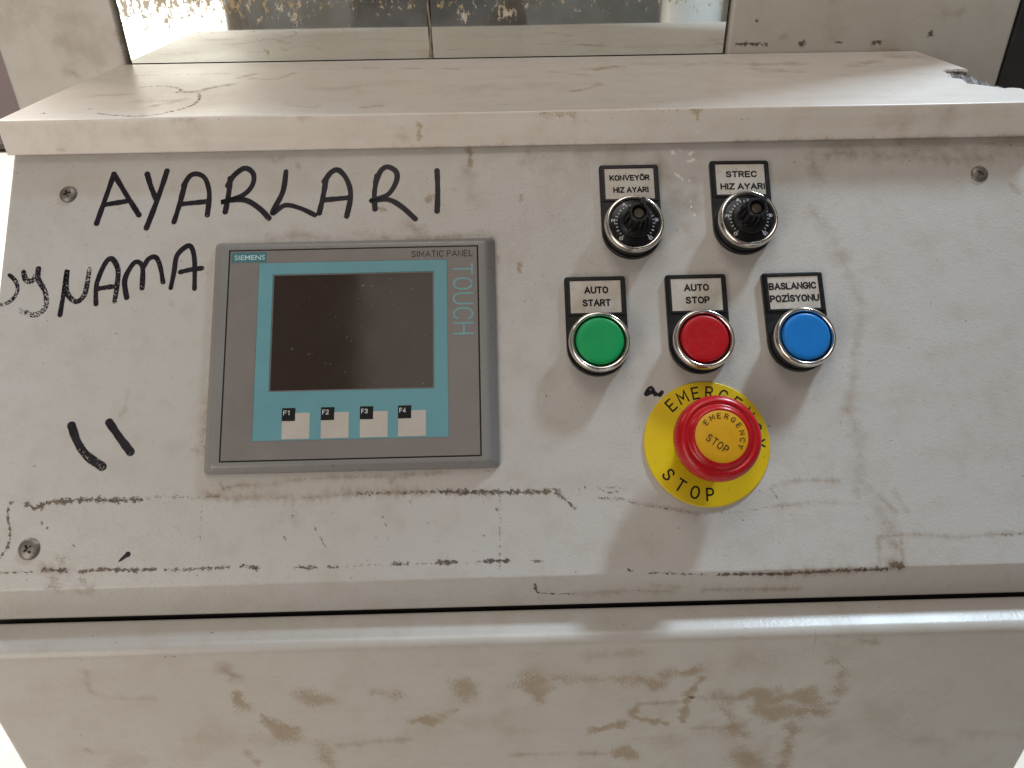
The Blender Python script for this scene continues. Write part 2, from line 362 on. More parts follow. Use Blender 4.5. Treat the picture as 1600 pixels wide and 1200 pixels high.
class G:
    """tiny node helper"""
    def __init__(s, nt): s.nt = nt; s.N = nt.nodes; s.L = nt.links
    def put(s, sock, v):
        if hasattr(v, 'is_linked') or isinstance(v, bpy.types.NodeSocket): s.L.new(v, sock)
        else: sock.default_value = v
    def math(s, op, a, b=0.0, c=0.0, clamp=False):
        n = s.N.new('ShaderNodeMath'); n.operation = op; n.use_clamp = clamp
        for i, v in enumerate((a, b, c)): s.put(n.inputs[i], v)
        return n.outputs[0]
    def mix(s, f, a, b):
        n = s.N.new('ShaderNodeMix'); n.data_type = 'RGBA'
        s.put(n.inputs[0], f); s.put(n.inputs[6], a); s.put(n.inputs[7], b)
        return n.outputs[2]
    def obj(s):
        return s.N.new('ShaderNodeTexCoord').outputs['Object']
    def mapping(s, v, sc_):
        n = s.N.new('ShaderNodeMapping'); s.L.new(v, n.inputs[0]); n.inputs['Scale'].default_value = sc_
        return n.outputs[0]
    def noise(s, v, scale, detail=3.0, rough=0.55, dist=0.0):
        n = s.N.new('ShaderNodeTexNoise'); s.L.new(v, n.inputs['Vector'])
        n.inputs['Scale'].default_value = scale; n.inputs['Detail'].default_value = detail
        n.inputs['Roughness'].default_value = rough; n.inputs['Distortion'].default_value = dist
        return n.outputs[0]
    def rng(s, v, a, b, c=0.0, d=1.0):
        n = s.N.new('ShaderNodeMapRange'); n.clamp = True
        s.put(n.inputs[0], v)
        for i, q in enumerate((a, b, c, d)): n.inputs[1+i].default_value = q
        return n.outputs[0]
    def attr(s, name):
        n = s.N.new('ShaderNodeAttribute'); n.attribute_name = name
        return n
    def bump(s, h, strength, dist, normal=None):
        n = s.N.new('ShaderNodeBump'); n.inputs['Strength'].default_value = strength
        n.inputs['Distance'].default_value = dist; s.L.new(h, n.inputs['Height'])
        if normal is not None: s.L.new(normal, n.inputs['Normal'])
        return n.outputs[0]

def simple(name, col, rough=0.5, metal=0.0, var=0.10, scale=220.0, bump=0.0, bscale=1500.0, spec=0.5, coat=0.0):
    m, nt, p = new_mat(name); g = G(nt)
    v = g.obj()
    n = g.noise(v, scale, 4.0)
    k = g.rng(n, 0.25, 0.75, 1.0-var, 1.0+var)
    c = g.N.new('ShaderNodeVectorMath'); c.operation = 'SCALE'
    c.inputs[0].default_value = col[:3]; g.L.new(k, c.inputs['Scale'])
    g.L.new(c.outputs[0], p.inputs['Base Color'])
    p.inputs['Metallic'].default_value = metal
    r = g.rng(g.noise(v, scale*2.3, 3.0), 0.3, 0.7, max(0.02, rough*0.8), min(1.0, rough*1.25))
    g.L.new(r, p.inputs['Roughness'])
    p.inputs['Specular IOR Level'].default_value = spec
    p.inputs['Coat Weight'].default_value = coat
    if bump: g.L.new(g.bump(g.noise(v, bscale, 3.0), bump, 0.0004), p.inputs['Normal'])
    return m

def marked_paint(name, base, tint, rough, peel=0.35, peel_scale=900.0, spec=0.4, smear=(0.235, 0.160, 0.100), grain=None, gk=0.35, tan=(0.30, 0.222, 0.135, 1)):
    """painted surface carrying its own dirt: the 'marks' attribute says where, noise gives the broken edges"""
    m, nt, p = new_mat(name); g = G(nt)
    v = g.obj()
    a = g.attr('marks'); sep = g.N.new('ShaderNodeSeparateColor'); g.L.new(a.outputs['Color'], sep.inputs[0])
    R, B, T = sep.outputs[0], sep.outputs[1], sep.outputs[2]
    Wc = a.outputs['Alpha']
    big = g.noise(v, 9.0, 5.0, 0.6)
    mid = g.noise(v, 70.0, 5.0, 0.65)
    fine = g.noise(v, 900.0, 3.0, 0.6)
    grit = g.noise(g.mapping(v, (1.0, 1.4, 1.4)), 950.0, 4.0, 0.75, 0.5)
    col = g.mix(g.rng(big, 0.3, 0.72), base, tint)
    col = g.mix(g.rng(mid, 0.47, 0.76, 0.0, 0.50), col, (base[0]*.80, base[1]*.74, base[2]*.65, 1))
    col = g.mix(g.rng(g.noise(v, 330.0, 4.0, 0.7), 0.60, 0.76, 0.0, 0.42), col, (base[0]*.72, base[1]*.63, base[2]*.5, 1))
    if grain is not None:
        gr = g.noise(g.mapping(v, (6.0, 190.0, 190.0)), 1.0, 4.0, 0.6, 0.4)
        col = g.mix(g.rng(gr, 0.45, 0.75, 0.0, gk), col, grain)
    # tan glue, grainy inside with a fairly firm edge
    n_t = g.rng(grit, 0.28, 0.72, 0.12, 1.0)
    ft = g.math('MULTIPLY_ADD', g.math('SUBTRACT', T, n_t), 3.2, 0.42, clamp=True)
    col = g.mix(g.math('MULTIPLY', ft, 0.72), col, tan)
    # brown smear, soft, broken by mid and fine noise
    fb = g.math('MULTIPLY', B, g.math('MULTIPLY', g.rng(mid, 0.36, 0.58, 0.18, 1.0), g.rng(grit, 0.33, 0.6, 0.40, 1.0)), clamp=True)
    col = g.mix(g.math('MULTIPLY', fb, 0.85), col, (smear[0], smear[1], smear[2], 1))
    # white chips
    n_w = g.rng(g.noise(v, 420.0, 4.0, 0.7), 0.35, 0.7, 0.15, 1.0)
    fw = g.math('MULTIPLY_ADD', g.math('SUBTRACT', Wc, n_w), 9.0, 0.5, clamp=True)
    col = g.mix(g.math('MULTIPLY', fw, 0.75), col, (0.80, 0.78, 0.74, 1))
    # black grime
    n_k = g.rng(grit, 0.30, 0.70, 0.14, 1.0)
    fk = g.math('MULTIPLY_ADD', g.math('SUBTRACT', R, n_k), 5.5, 0.5, clamp=True)
    kcol = g.mix(g.rng(mid, 0.4, 0.6), (0.045, 0.033, 0.025, 1), (0.115, 0.075, 0.045, 1))
    col = g.mix(g.math('MULTIPLY', fk, 0.92), col, kcol)
    # pin-point specks scattered everywhere
    sp = g.rng(g.noise(v, 520.0, 1.0, 0.5), 0.775, 0.80, 0.0, 0.6)
    col = g.mix(sp, col, (0.12, 0.085, 0.06, 1))
    g.L.new(col, p.inputs['Base Color'])
    dirt = g.math('MAXIMUM', g.math('MAXIMUM', fk, fb), ft)
    g.L.new(g.math('ADD', g.rng(big, 0.3, 0.7, rough*0.85, rough*1.15), g.math('MULTIPLY', dirt, 0.3), clamp=True), p.inputs['Roughness'])
    p.inputs['Specular IOR Level'].default_value = spec
    h = g.math('ADD', g.noise(v, peel_scale, 2.0, 0.5), g.math('MULTIPLY', dirt, 0.5))
    nrm = g.bump(h, peel, 0.00035)
    nrm = g.bump(big, 0.25, 0.004, nrm)
    g.L.new(nrm, p.inputs['Normal'])
    return m

MAT = {}
MAT['panel'] = marked_paint('powder_coat_panel', (0.505, 0.492, 0.476, 1), (0.470, 0.445, 0.412, 1), 0.32, peel=0.42, peel_scale=780.0)
MAT['lower'] = marked_paint('powder_coat_cabinet', (0.50, 0.482, 0.455, 1), (0.460, 0.430, 0.392, 1), 0.32, peel=0.22, peel_scale=700.0, grain=(0.37, 0.33, 0.28, 1), gk=0.13)
MAT['laminate'] = marked_paint('white_laminate', (0.75, 0.705, 0.665, 1), (0.70, 0.645, 0.595, 1), 0.38, peel=0.06, grain=(0.52, 0.43, 0.36, 1), gk=0.20, tan=(0.42, 0.32, 0.16, 1))
MAT['housing'] = marked_paint('powder_coat_housing', (0.55, 0.53, 0.49, 1), (0.49, 0.46, 0.42, 1), 0.42, peel=0.22, peel_scale=650.0)
MAT['side'] = simple('cabinet_side_paint', (0.50, 0.48, 0.44), 0.45, bump=0.2)
MAT['inside'] = simple('dark_inside', (0.03, 0.027, 0.024), 0.8)
MAT['black_plastic'] = simple('black_plastic', (0.0075, 0.0075, 0.009), 0.36, var=0.35, bump=0.06, bscale=2500.0, spec=0.36)
MAT['dial'] = simple('dial_black', (0.006, 0.006, 0.007), 0.30, var=0.3, spec=0.35)
MAT['chrome'] = simple('chrome_ring', (0.76, 0.73, 0.69), 0.17, metal=1.0, var=0.05, scale=120.0)
MAT['brass'] = simple('shaft_end', (0.075, 0.060, 0.045), 0.5, metal=0.7)
MAT['screw'] = simple('zinc_screw', (0.20, 0.18, 0.16), 0.42, metal=0.6, var=0.25, scale=900.0)
MAT['green'] = simple('green_cap', (0.004, 0.30, 0.088), 0.36, var=0.05, spec=0.35)
MAT['red'] = simple('red_cap', (0.40, 0.004, 0.009), 0.36, var=0.05, spec=0.35)
MAT['blue'] = simple('blue_cap', (0.006, 0.165, 0.52), 0.36, var=0.05, spec=0.35)
MAT['red_head'] = simple('red_mushroom', (0.42, 0.005, 0.010), 0.27, var=0.10, scale=120.0, spec=0.42)
MAT['cap_yellow'] = simple('yellow_cap_label', (0.58, 0.30, 0.007), 0.34, var=0.06, scale=150.0)
MAT['print_black'] = simple('black_print', (0.010, 0.009, 0.010), 0.6, spec=0.2)
MAT['print_white'] = simple('white_print', (0.62, 0.64, 0.64), 0.5)
MAT['print_grey'] = simple('grey_print', (0.50, 0.50, 0.53), 0.5, var=0.3, scale=900.0)
MAT['foil'] = simple('grey_foil', (0.195, 0.176, 0.165), 0.34, var=0.06, scale=60.0)
MAT['teal'] = simple('teal_foil', (0.122, 0.305, 0.352), 0.38, var=0.05, scale=50.0)
MAT['teal_dark'] = simple('dark_teal_print', (0.05, 0.16, 0.19), 0.4)
MAT['teal_print'] = simple('teal_print', (0.16, 0.34, 0.37), 0.42)
MAT['hmi_frame'] = simple('grey_frame', (0.215, 0.210, 0.205), 0.30, var=0.03, scale=40.0)
MAT['key'] = simple('pale_key', (0.47, 0.43, 0.385), 0.42, var=0.07, scale=90.0)
MAT['key_rim'] = simple('pale_rim', (0.16, 0.145, 0.13), 0.5)
MAT['logo_white'] = simple('pale_logo_print', (0.42, 0.60, 0.62), 0.5)
MAT['dark_steel'] = simple('dark_steel', (0.022, 0.021, 0.021), 0.5, var=0.4, scale=40.0, bump=0.2)
MAT['floor'] = simple('pale_floor', (0.80, 0.74, 0.66), 0.6, var=0.06, scale=6.0)
MAT['sealant'] = simple('grey_sealant', (0.26, 0.22, 0.18), 0.6, var=0.3, scale=300.0)
MAT['film'] = simple('white_film', (0.72, 0.71, 0.70), 0.3)
MAT['card_tube'] = simple('brown_cardboard', (0.35, 0.23, 0.13), 0.8)

def card_mat():
    m, nt, p = new_mat('paper_card'); g = G(nt); v = g.obj()
    col = g.mix(g.rng(g.noise(v, 130.0, 4.0, 0.6), 0.35, 0.75), (0.55, 0.515, 0.47, 1), (0.43, 0.385, 0.325, 1))
    col = g.mix(g.rng(g.noise(v, 330.0, 4.0, 0.7, 0.4), 0.62, 0.72, 0.0, 0.5), col, (0.24, 0.18, 0.12, 1))
    g.L.new(col, p.inputs['Base Color']); p.inputs['Roughness'].default_value = 0.35
    return m
MAT['card'] = card_mat()

def screen_mat():
    m, nt, p = new_mat('dark_screen'); g = G(nt); v = g.obj()
    sp = g.rng(g.noise(v, 900.0, 1.0, 0.5), 0.76, 0.80, 0.0, 0.55)
    sp2 = g.rng(g.noise(v, 260.0, 2.0, 0.5), 0.74, 0.78, 0.0, 0.35)
    col = g.mix(g.math('MAXIMUM', sp, sp2), (0.036, 0.025, 0.022, 1), (0.42, 0.37, 0.32, 1))
    g.L.new(col, p.inputs['Base Color'])
    g.L.new(g.rng(g.noise(v, 60.0, 4.0), 0.3, 0.7, 0.06, 0.13), p.inputs['Roughness'])
    p.inputs['Specular IOR Level'].default_value = 0.6
    return m
MAT['screen'] = screen_mat()

def yellow_mat():
    m, nt, p = new_mat('yellow_plate'); g = G(nt); v = g.obj()
    col = g.mix(g.rng(g.noise(v, 45.0, 4.0), 0.3, 0.7), (0.70, 0.52, 0.010, 1), (0.66, 0.455, 0.010, 1))
    col = g.mix(g.rng(g.noise(v, 240.0, 5.0, 0.75, 0.8), 0.63, 0.72, 0.0, 0.55), col, (0.22, 0.17, 0.02, 1))
    sp = g.rng(g.noise(v, 650.0, 1.0), 0.77, 0.79, 0.0, 0.8)
    col = g.mix(sp, col, (0.03, 0.025, 0.01, 1))
    g.L.new(col, p.inputs['Base Color']); p.inputs['Roughness'].default_value = 0.30
    return m
MAT['yellow'] = yellow_mat()

def marker_mat():
    m, nt, p = new_mat('marker_ink'); g = G(nt); v = g.obj()
    dry = g.attr('dry').outputs['Fac']
    n = g.rng(g.noise(v, 1100.0, 4.0, 0.7), 0.33, 0.67)
    hole = g.math('MULTIPLY_ADD', g.math('SUBTRACT', dry, n), 6.0, 0.0, clamp=True)
    col = g.mix(g.rng(g.noise(v, 160.0, 3.0), 0.35, 0.65), (0.006, 0.0045, 0.010, 1), (0.016, 0.011, 0.018, 1))
    p.inputs['Specular IOR Level'].default_value = 0.28
    g.L.new(col, p.inputs['Base Color']); p.inputs['Roughness'].default_value = 0.42
    g.L.new(g.math('SUBTRACT', 1.0, hole), p.inputs['Alpha'])
    return m
MAT['marker'] = marker_mat()

def mirror_mat():
    m, nt, p = new_mat('dirty_mirror'); g = G(nt); v = g.obj()
    a = g.attr('spots').outputs['Fac']
    n1 = g.rng(g.noise(g.mapping(v, (1.3, 1.0, 0.75)), 210.0, 5.0, 0.7), 0.36, 0.72, 0.10, 1.0)
    f1 = g.math('MULTIPLY_ADD', g.math('SUBTRACT', a, n1), 6.0, 0.5, clamp=True)
    hz = g.rng(g.noise(v, 25.0, 4.0), 0.35, 0.75, 0.09, 0.20)
    f = g.math('MAXIMUM', g.math('MULTIPLY', f1, 0.96), hz)
    d = g.N.new('ShaderNodeBsdfDiffuse')
    dc = g.mix(g.rng(g.noise(v, 60.0, 3.0), 0.42, 0.6), (0.50, 0.40, 0.24, 1), (0.66, 0.62, 0.54, 1))
    g.L.new(dc, d.inputs[0])
    p.inputs['Base Color'].default_value = (0.80, 0.84, 0.81, 1)
    p.inputs['Metallic'].default_value = 1.0; p.inputs['Roughness'].default_value = 0.03
    mx = g.N.new('ShaderNodeMixShader')
    g.L.new(f, mx.inputs[0]); g.L.new(p.outputs[0], mx.inputs[1]); g.L.new(d.outputs[0], mx.inputs[2])
    g.L.new(mx.outputs[0], g.N['Material Output'].inputs[0])
    return m
MAT['mirror'] = mirror_mat()

def chip_mat(base):
    """laminate whose torn corner shows the grey chipboard core (attribute 'core')"""
    m = base.copy(); m.name = 'white_laminate_chipped'
    nt = m.node_tree; g = G(nt); p = nt.nodes['Principled BSDF']
    old = p.inputs['Base Color'].links[0].from_socket
    v = g.obj()
    core = g.mix(g.rng(g.noise(g.mapping(v, (0.6, 1.0, 1.0)), 420.0, 4.0, 0.7), 0.38, 0.62), (0.045, 0.040, 0.035, 1), (0.20, 0.18, 0.16, 1))
    f = g.rng(g.attr('core').outputs['Fac'], 0.35, 0.6)
    g.L.new(g.mix(f, old, core), p.inputs['Base Color'])
    return m
MAT['board'] = chip_mat(MAT['laminate'])

# ------------------------------------------------------------------ mesh helpers
def link(o, parent=None):
    sc.collection.objects.link(o)
    if parent is not None: o.parent = parent
    return o

def mesh_obj(name, verts, faces, mat, parent=None, smooth=False, auto=None):
    me = bpy.data.meshes.new(name)
    me.from_pydata([tuple(v) for v in verts], [], faces)
    me.materials.append(mat)
    if smooth:
        me.polygons.foreach_set('use_smooth', [True]*len(me.polygons))
        if auto is not None: me.set_sharp_from_angle(angle=rad(auto))
    me.update()
    return link(bpy.data.objects.new(name, me), parent)

def empty(name, loc=(0, 0, 0), rot=(0, 0, 0)):
    o = bpy.data.objects.new(name, None); o.empty_display_size = 0.01
    o.location = loc; o.rotation_euler = rot
    return link(o)

def tag(o, label, cat, group=None):
    o['label'] = label; o['category'] = cat
    if group: o['group'] = group
    return o

def lathe(name, prof, mat, parent, seg=64, z0=0.0, centre=(0, 0), auto=35, mod=None):
    """revolve (r, h) pairs in mm round local z"""
    vs, fs = [], []
    for (r, h) in prof:
        for k in range(seg):
            a = 2*math.pi*k/seg
            rr = r if mod is None else r + mod(r, h, a)
            vs.append(((centre[0]+rr*math.cos(a))*MM, (centre[1]+rr*math.sin(a))*MM, (h+z0)*MM))
    for i in range(len(prof)-1):
        for k in range(seg):
            k2 = (k+1) % seg
            fs.append((i*seg+k, i*seg+k2, (i+1)*seg+k2, (i+1)*seg+k))
    n = len(prof)
    if prof[-1][0] > 1e-6: fs.append(tuple((n-1)*seg+k for k in range(seg)))
    if prof[0][0] > 1e-6: fs.append(tuple(reversed(range(seg))))
    return mesh_obj(name, vs, fs, mat, parent, True, auto)

def outline_rect(x0, x1, y0, y1, r=0.0, n=5):
    if r <= 0: return [(x0, y0), (x1, y0), (x1, y1), (x0, y1)]
    pts = []
    for cx, cy, a0 in ((x1-r, y0+r, -90), (x1-r, y1-r, 0), (x0+r, y1-r, 90), (x0+r, y0+r, 180)):
        for k in range(n+1):
            a = rad(a0 + 90*k/n); pts.append((cx+r*math.cos(a), cy+r*math.sin(a)))
    return pts

def stack(name, rings, mat, parent, cap_top=True, cap_bot=True, auto=30, loc=(0, 0, 0)):
    """rings: list of (outline[(x,y)], z) with equal counts, mm"""
    n = len(rings[0][0]); vs, fs = [], []
    for out, z in rings:
        vs += [(x*MM+loc[0], y*MM+loc[1], z*MM+loc[2]) for x, y in out]
    for i in range(len(rings)-1):
        for k in range(n):
            k2 = (k+1) % n
            fs.append((i*n+k, i*n+k2, (i+1)*n+k2, (i+1)*n+k))
    if cap_top: fs.append(tuple((len(rings)-1)*n+k for k in range(n)))
    if cap_bot: fs.append(tuple(reversed(range(n))))
    return mesh_obj(name, vs, fs, mat, parent, True, auto)

def slab(name, x0, x1, y0, y1, z0, z1, mat, parent, r=0.0, bev=0.15):
    """thin plate with softened upper edge"""
    o = outline_rect
    r2_ = max(0.0, r-bev) if r > 0 else 0
    return stack(name, [(o(x0, x1, y0, y1, r), z0), (o(x0, x1, y0, y1, r), z1-bev), (o(x0+bev, x1-bev, y0+bev, y1-bev, r2_ if r > 0 else 0), z1)], mat, parent)

def wbox(name, lo, hi, mat, parent=None, bev=1.5):
    """world-axis box in mm with chamfered edges"""
    bm = bmesh.new()
    bmesh.ops.create_cube(bm, size=1.0)
    for v in bm.verts:
        v.co = Vector([((lo[i]+hi[i])/2 + v.co[i]*(hi[i]-lo[i]))*MM for i in range(3)])
    if bev: bmesh.ops.bevel(bm, geom=bm.edges[:], offset=bev*MM, segments=2, affect='EDGES', profile=0.5)
    me = bpy.data.meshes.new(name); bm.to_mesh(me); bm.free()
    me.materials.append(mat)
    return link(bpy.data.objects.new(name, me), parent)

# --- stroke ribbons (marker pen, engraved letters)
def catmull(pts, step=0.6):
    if len(pts) == 2: pts = [pts[0], ((pts[0][0]+pts[1][0])/2, (pts[0][1]+pts[1][1])/2), pts[1]]
    P = [pts[0]] + list(pts) + [pts[-1]]
    out = []
    for i in range(1, len(P)-2):
        p0, p1, p2, p3 = [np.array(P[i+k], float) for k in (-1, 0, 1, 2)]
        n = max(2, int(np.hypot(*(p2-p1))/step))
        for k in range(n):
            t = k/n
            out.append(0.5*((2*p1)+(-p0+p2)*t+(2*p0-5*p1+4*p2-p3)*t*t+(-p0+3*p1-3*p2+p3)*t**3))
    out.append(np.array(P[-2], float))
    return out

def ribbon(pts, width, z, wob=0.0, rng=None, taper=None, smooth=True, step=0.6):
    path = catmull(pts, step) if smooth else [np.array(p, float) for p in pts]
    n = len(path); vs, fs = [], []
    ph = rng.uniform(0, 9) if rng else 0
    dirs = []
    for i in range(n):
        a = path[max(0, i-1)]; b = path[min(n-1, i+1)]
        d = b-a; L_ = np.hypot(*d) or 1.0; dirs.append(d/L_)
    for i in range(n):
        t = i/(n-1)
        w = width/2*(1+wob*math.sin(7*t+ph)+wob*0.6*math.sin(23*t+2*ph))
        if taper: w *= taper(t)
        d = dirs[i]; nn = np.array([-d[1], d[0]])
        if not smooth and 0 < i < n-1:      # mitre
            d1 = path[i]-path[i-1]; d2 = path[i+1]-path[i]
            d1 = d1/np.hypot(*d1); d2 = d2/np.hypot(*d2)
            m_ = np.array([-(d1+d2)[1], (d1+d2)[0]]); m_ = m_/(np.hypot(*m_) or 1)
            nn = m_/max(0.45, float(m_@np.array([-d1[1], d1[0]])))
        for s in (1, -1):
            q = path[i]+nn*w*s; vs.append((q[0], q[1], z))
    for i in range(n-1): fs.append((2*i, 2*i+1, 2*i+3, 2*i+2))
    for end, sgn in ((0, -1), (n-1, 1)):
        d = dirs[end]*sgn; c = path[end]
        w = np.hypot(*(np.array(vs[2*end][:2])-np.array(vs[2*end+1][:2])))/2
        a0 = math.atan2(d[1], d[0]); base = len(vs)
        vs.append((c[0], c[1], z))
        for k in range(9):
            a = a0-math.pi/2+math.pi*k/8
            vs.append((c[0]+w*math.cos(a), c[1]+w*math.sin(a), z))
        for k in range(8): fs.append((base, base+1+k, base+2+k))
    ts = [i/(n-1) for i in range(n) for _ in (0, 1)] + [0.0]*10 + [1.0]*10
    return vs, fs, ts

STROKES = {   # unit letters, height 1
 'E': (.55, [[(.55,1),(0,1),(0,0),(.55,0)], [(0,.52),(.46,.52)]]),
 'M': (.75, [[(0,0),(0,1),(.375,.35),(.75,1),(.75,0)]]),
 'R': (.58, [[(0,0),(0,1),(.36,1),(.53,.9),(.56,.75),(.53,.6),(.36,.5),(0,.5)], [(.30,.5),(.58,0)]]),
 'G': (.66, [[(.64,.80),(.52,.96),(.33,1),(.12,.92),(.01,.70),(0,.5),(.01,.30),(.12,.08),(.33,0),(.54,.06),(.65,.25),(.65,.46),(.38,.46)]]),
 'N': (.62, [[(0,0),(0,1),(.62,0),(.62,1)]]),
 'C': (.62, [[(.62,.78),(.50,.96),(.32,1),(.12,.92),(.01,.70),(0,.5),(.01,.30),(.12,.08),(.32,0),(.50,.04),(.62,.22)]]),
 'Y': (.62, [[(0,1),(.31,.48),(.62,1)], [(.31,.48),(.31,0)]]),
 'S': (.56, [[(.54,.82),(.42,.97),(.27,1),(.10,.95),(.02,.80),(.06,.64),(.27,.53),(.48,.42),(.56,.25),(.48,.07),(.28,0),(.10,.05),(0,.20)]]),
 'T': (.60, [[(0,1),(.60,1)], [(.30,1),(.30,0)]]),
 'O': (.64, [[(.32,1),(.12,.92),(.01,.70),(0,.5),(.01,.30),(.12,.08),(.32,0),(.52,.08),(.63,.30),(.64,.5),(.63,.70),(.52,.92),(.32,1)]]),
 'A': (.72, [[(0,0),(.36,1),(.72,0)], [(.12,.33),(.60,.33)]]),
 'B': (.60, [[(0,.5),(.36,.5),(.50,.58),(.54,.75),(.50,.92),(.36,1),(0,1),(0,0),(.38,0),(.54,.08),(.60,.25),(.54,.42),(.36,.5)]]),
 'F': (.52, [[(.52,1),(0,1),(0,0)], [(0,.52),(.44,.52)]]),
 'H': (.62, [[(0,0),(0,1)], [(.62,0),(.62,1)], [(0,.52),(.62,.52)]]),
 'I': (.06, [[(.03,0),(.03,1)]]),
 '\u0130': (.06, [[(.03,0),(.03,1)], [(.03,1.22),(.03,1.30)]]),
 'K': (.62, [[(0,0),(0,1)], [(.60,1),(0,.38)], [(.20,.58),(.63,0)]]),
 'L': (.50, [[(0,1),(0,0),(.50,0)]]),
 'U': (.62, [[(0,1),(0,.35),(.05,.14),(.18,.02),(.31,0),(.44,.02),(.57,.14),(.62,.35),(.62,1)]]),
 'V': (.68, [[(0,1),(.34,0),(.68,1)]]),
 'Z': (.60, [[(.02,1),(.60,1),(0,0),(.60,0)]]),
 '\u00d6': (.70, [[(.35,1),(.14,.93),(.02,.72),(0,.5),(.02,.28),(.14,.07),(.35,0),(.56,.07),(.68,.28),(.70,.5),(.68,.72),(.56,.93),(.35,1)], [(.20,1.20),(.20,1.27)], [(.50,1.20),(.50,1.27)]]),
 '1': (.30, [[(0,.78),(.22,1),(.22,0)]]),
 '2': (.55, [[(.02,.74),(.08,.92),(.27,1),(.46,.92),(.52,.74),(.44,.52),(0,0),(.55,0)]]),
 '3': (.55, [[(.02,.80),(.12,.96),(.28,1),(.46,.92),(.50,.75),(.42,.57),(.22,.53)], [(.22,.53),(.46,.45),(.55,.27),(.48,.08),(.27,0),(.10,.04),(0,.20)]]),
 '4': (.58, [[(.44,0),(.44,1),(0,.27),(.58,.27)]]),
 'P': (.55, [[(0,0),(0,1),(.34,1),(.50,.91),(.55,.74),(.50,.56),(.34,.46),(0,.46)]]),
}
def engraved(name, ch, height, weight, pos, ang, z, mat, parent, xs=1.0):
    w, strokes = STROKES[ch]
    vs, fs = [], []
    ca, sa = math.cos(ang), math.sin(ang)
    for i, s in enumerate(strokes):
        pts = [((x-w/2)*height*xs, (y-.5)*height) for x, y in s]
        pts = [(pos[0]+x*ca-y*sa, pos[1]+x*sa+y*ca) for x, y in pts]
        v, f, _ = ribbon(pts, weight, z+0.012*i, smooth=False)
        b = len(vs); vs += v; fs += [tuple(b+q for q in t) for t in f]
    return mesh_obj(name, [(x*MM, y*MM, h*MM) for x, y, h in vs], fs, mat, parent)

def lettering(name, body, mat, parent, x0, x1, yc, height, z, weight, rot=0.0):
    """plain sans-serif print drawn from strokes, fitted between x0..x1"""
    gap = 0.26; adv = []; x = 0.0
    for ch in body:
        if ch == ' ': x += 0.32; continue
        w = STROKES[ch][0]; adv.append((ch, x)); x += w+gap
    tot = x-gap
    sx = (x1-x0-weight)/(tot*height)
    vs, fs = [], []
    c, s_ = math.cos(rot), math.sin(rot)
    k = 0
    for ch, xo in adv:
        for st in STROKES[ch][1]:
            pts = [(x0+weight/2+(xo+px)*height*sx, yc+(py-.5)*(height-weight)) for px, py in st]
            v, f, _ = ribbon([(a*c-b*s_, a*s_+b*c) for a, b in pts], weight, z+0.004*(k % 3), smooth=False)
            b0 = len(vs); vs += v; fs += [tuple(b0+q for q in t) for t in f]; k += 1
    return mesh_obj(name, [(x*MM, y*MM, h*MM) for x, y, h in vs], fs, mat, parent)

def text(name, body, mat, parent, x0, x1, yc, height, z, rot=0.0, bold=0.0, shear=0.0):
    """printed text fitted between x0..x1 (mm along its own baseline), cap height in mm"""
    cu = bpy.data.curves.new('t', 'FONT'); cu.body = body; cu.size = 1.0
    cu.offset = bold; cu.resolution_u = 3; cu.shear = shear
    ob = bpy.data.objects.new('t', cu); sc.collection.objects.link(ob)
    dg = bpy.context.evaluated_depsgraph_get()
    me = bpy.data.meshes.new_from_object(ob.evaluated_get(dg))
    bpy.data.objects.remove(ob); bpy.data.curves.remove(cu)
    co = np.array([v.co[:] for v in me.vertices])
    lo, hi = co.min(0), co.max(0)
    cap = 0.73 if lo[1] > -0.05 else hi[1]
    tall = hi[1]
    ymax = min(tall, 0.76) if tall > 0.8 else tall
    sx = (x1-x0)/(hi[0]-lo[0]); sy = height/ymax
    x = (co[:, 0]-lo[0])*sx + x0; y = co[:, 1]*sy - height/2 + yc
    c, s = math.cos(rot), math.sin(rot)
    for i, v in enumerate(me.vertices):
        v.co = ((x[i]*c-y[i]*s)*MM, (x[i]*s+y[i]*c)*MM, z*MM)
    me.materials.clear(); me.materials.append(mat); me.name = name
    return link(bpy.data.objects.new(name, me), parent)

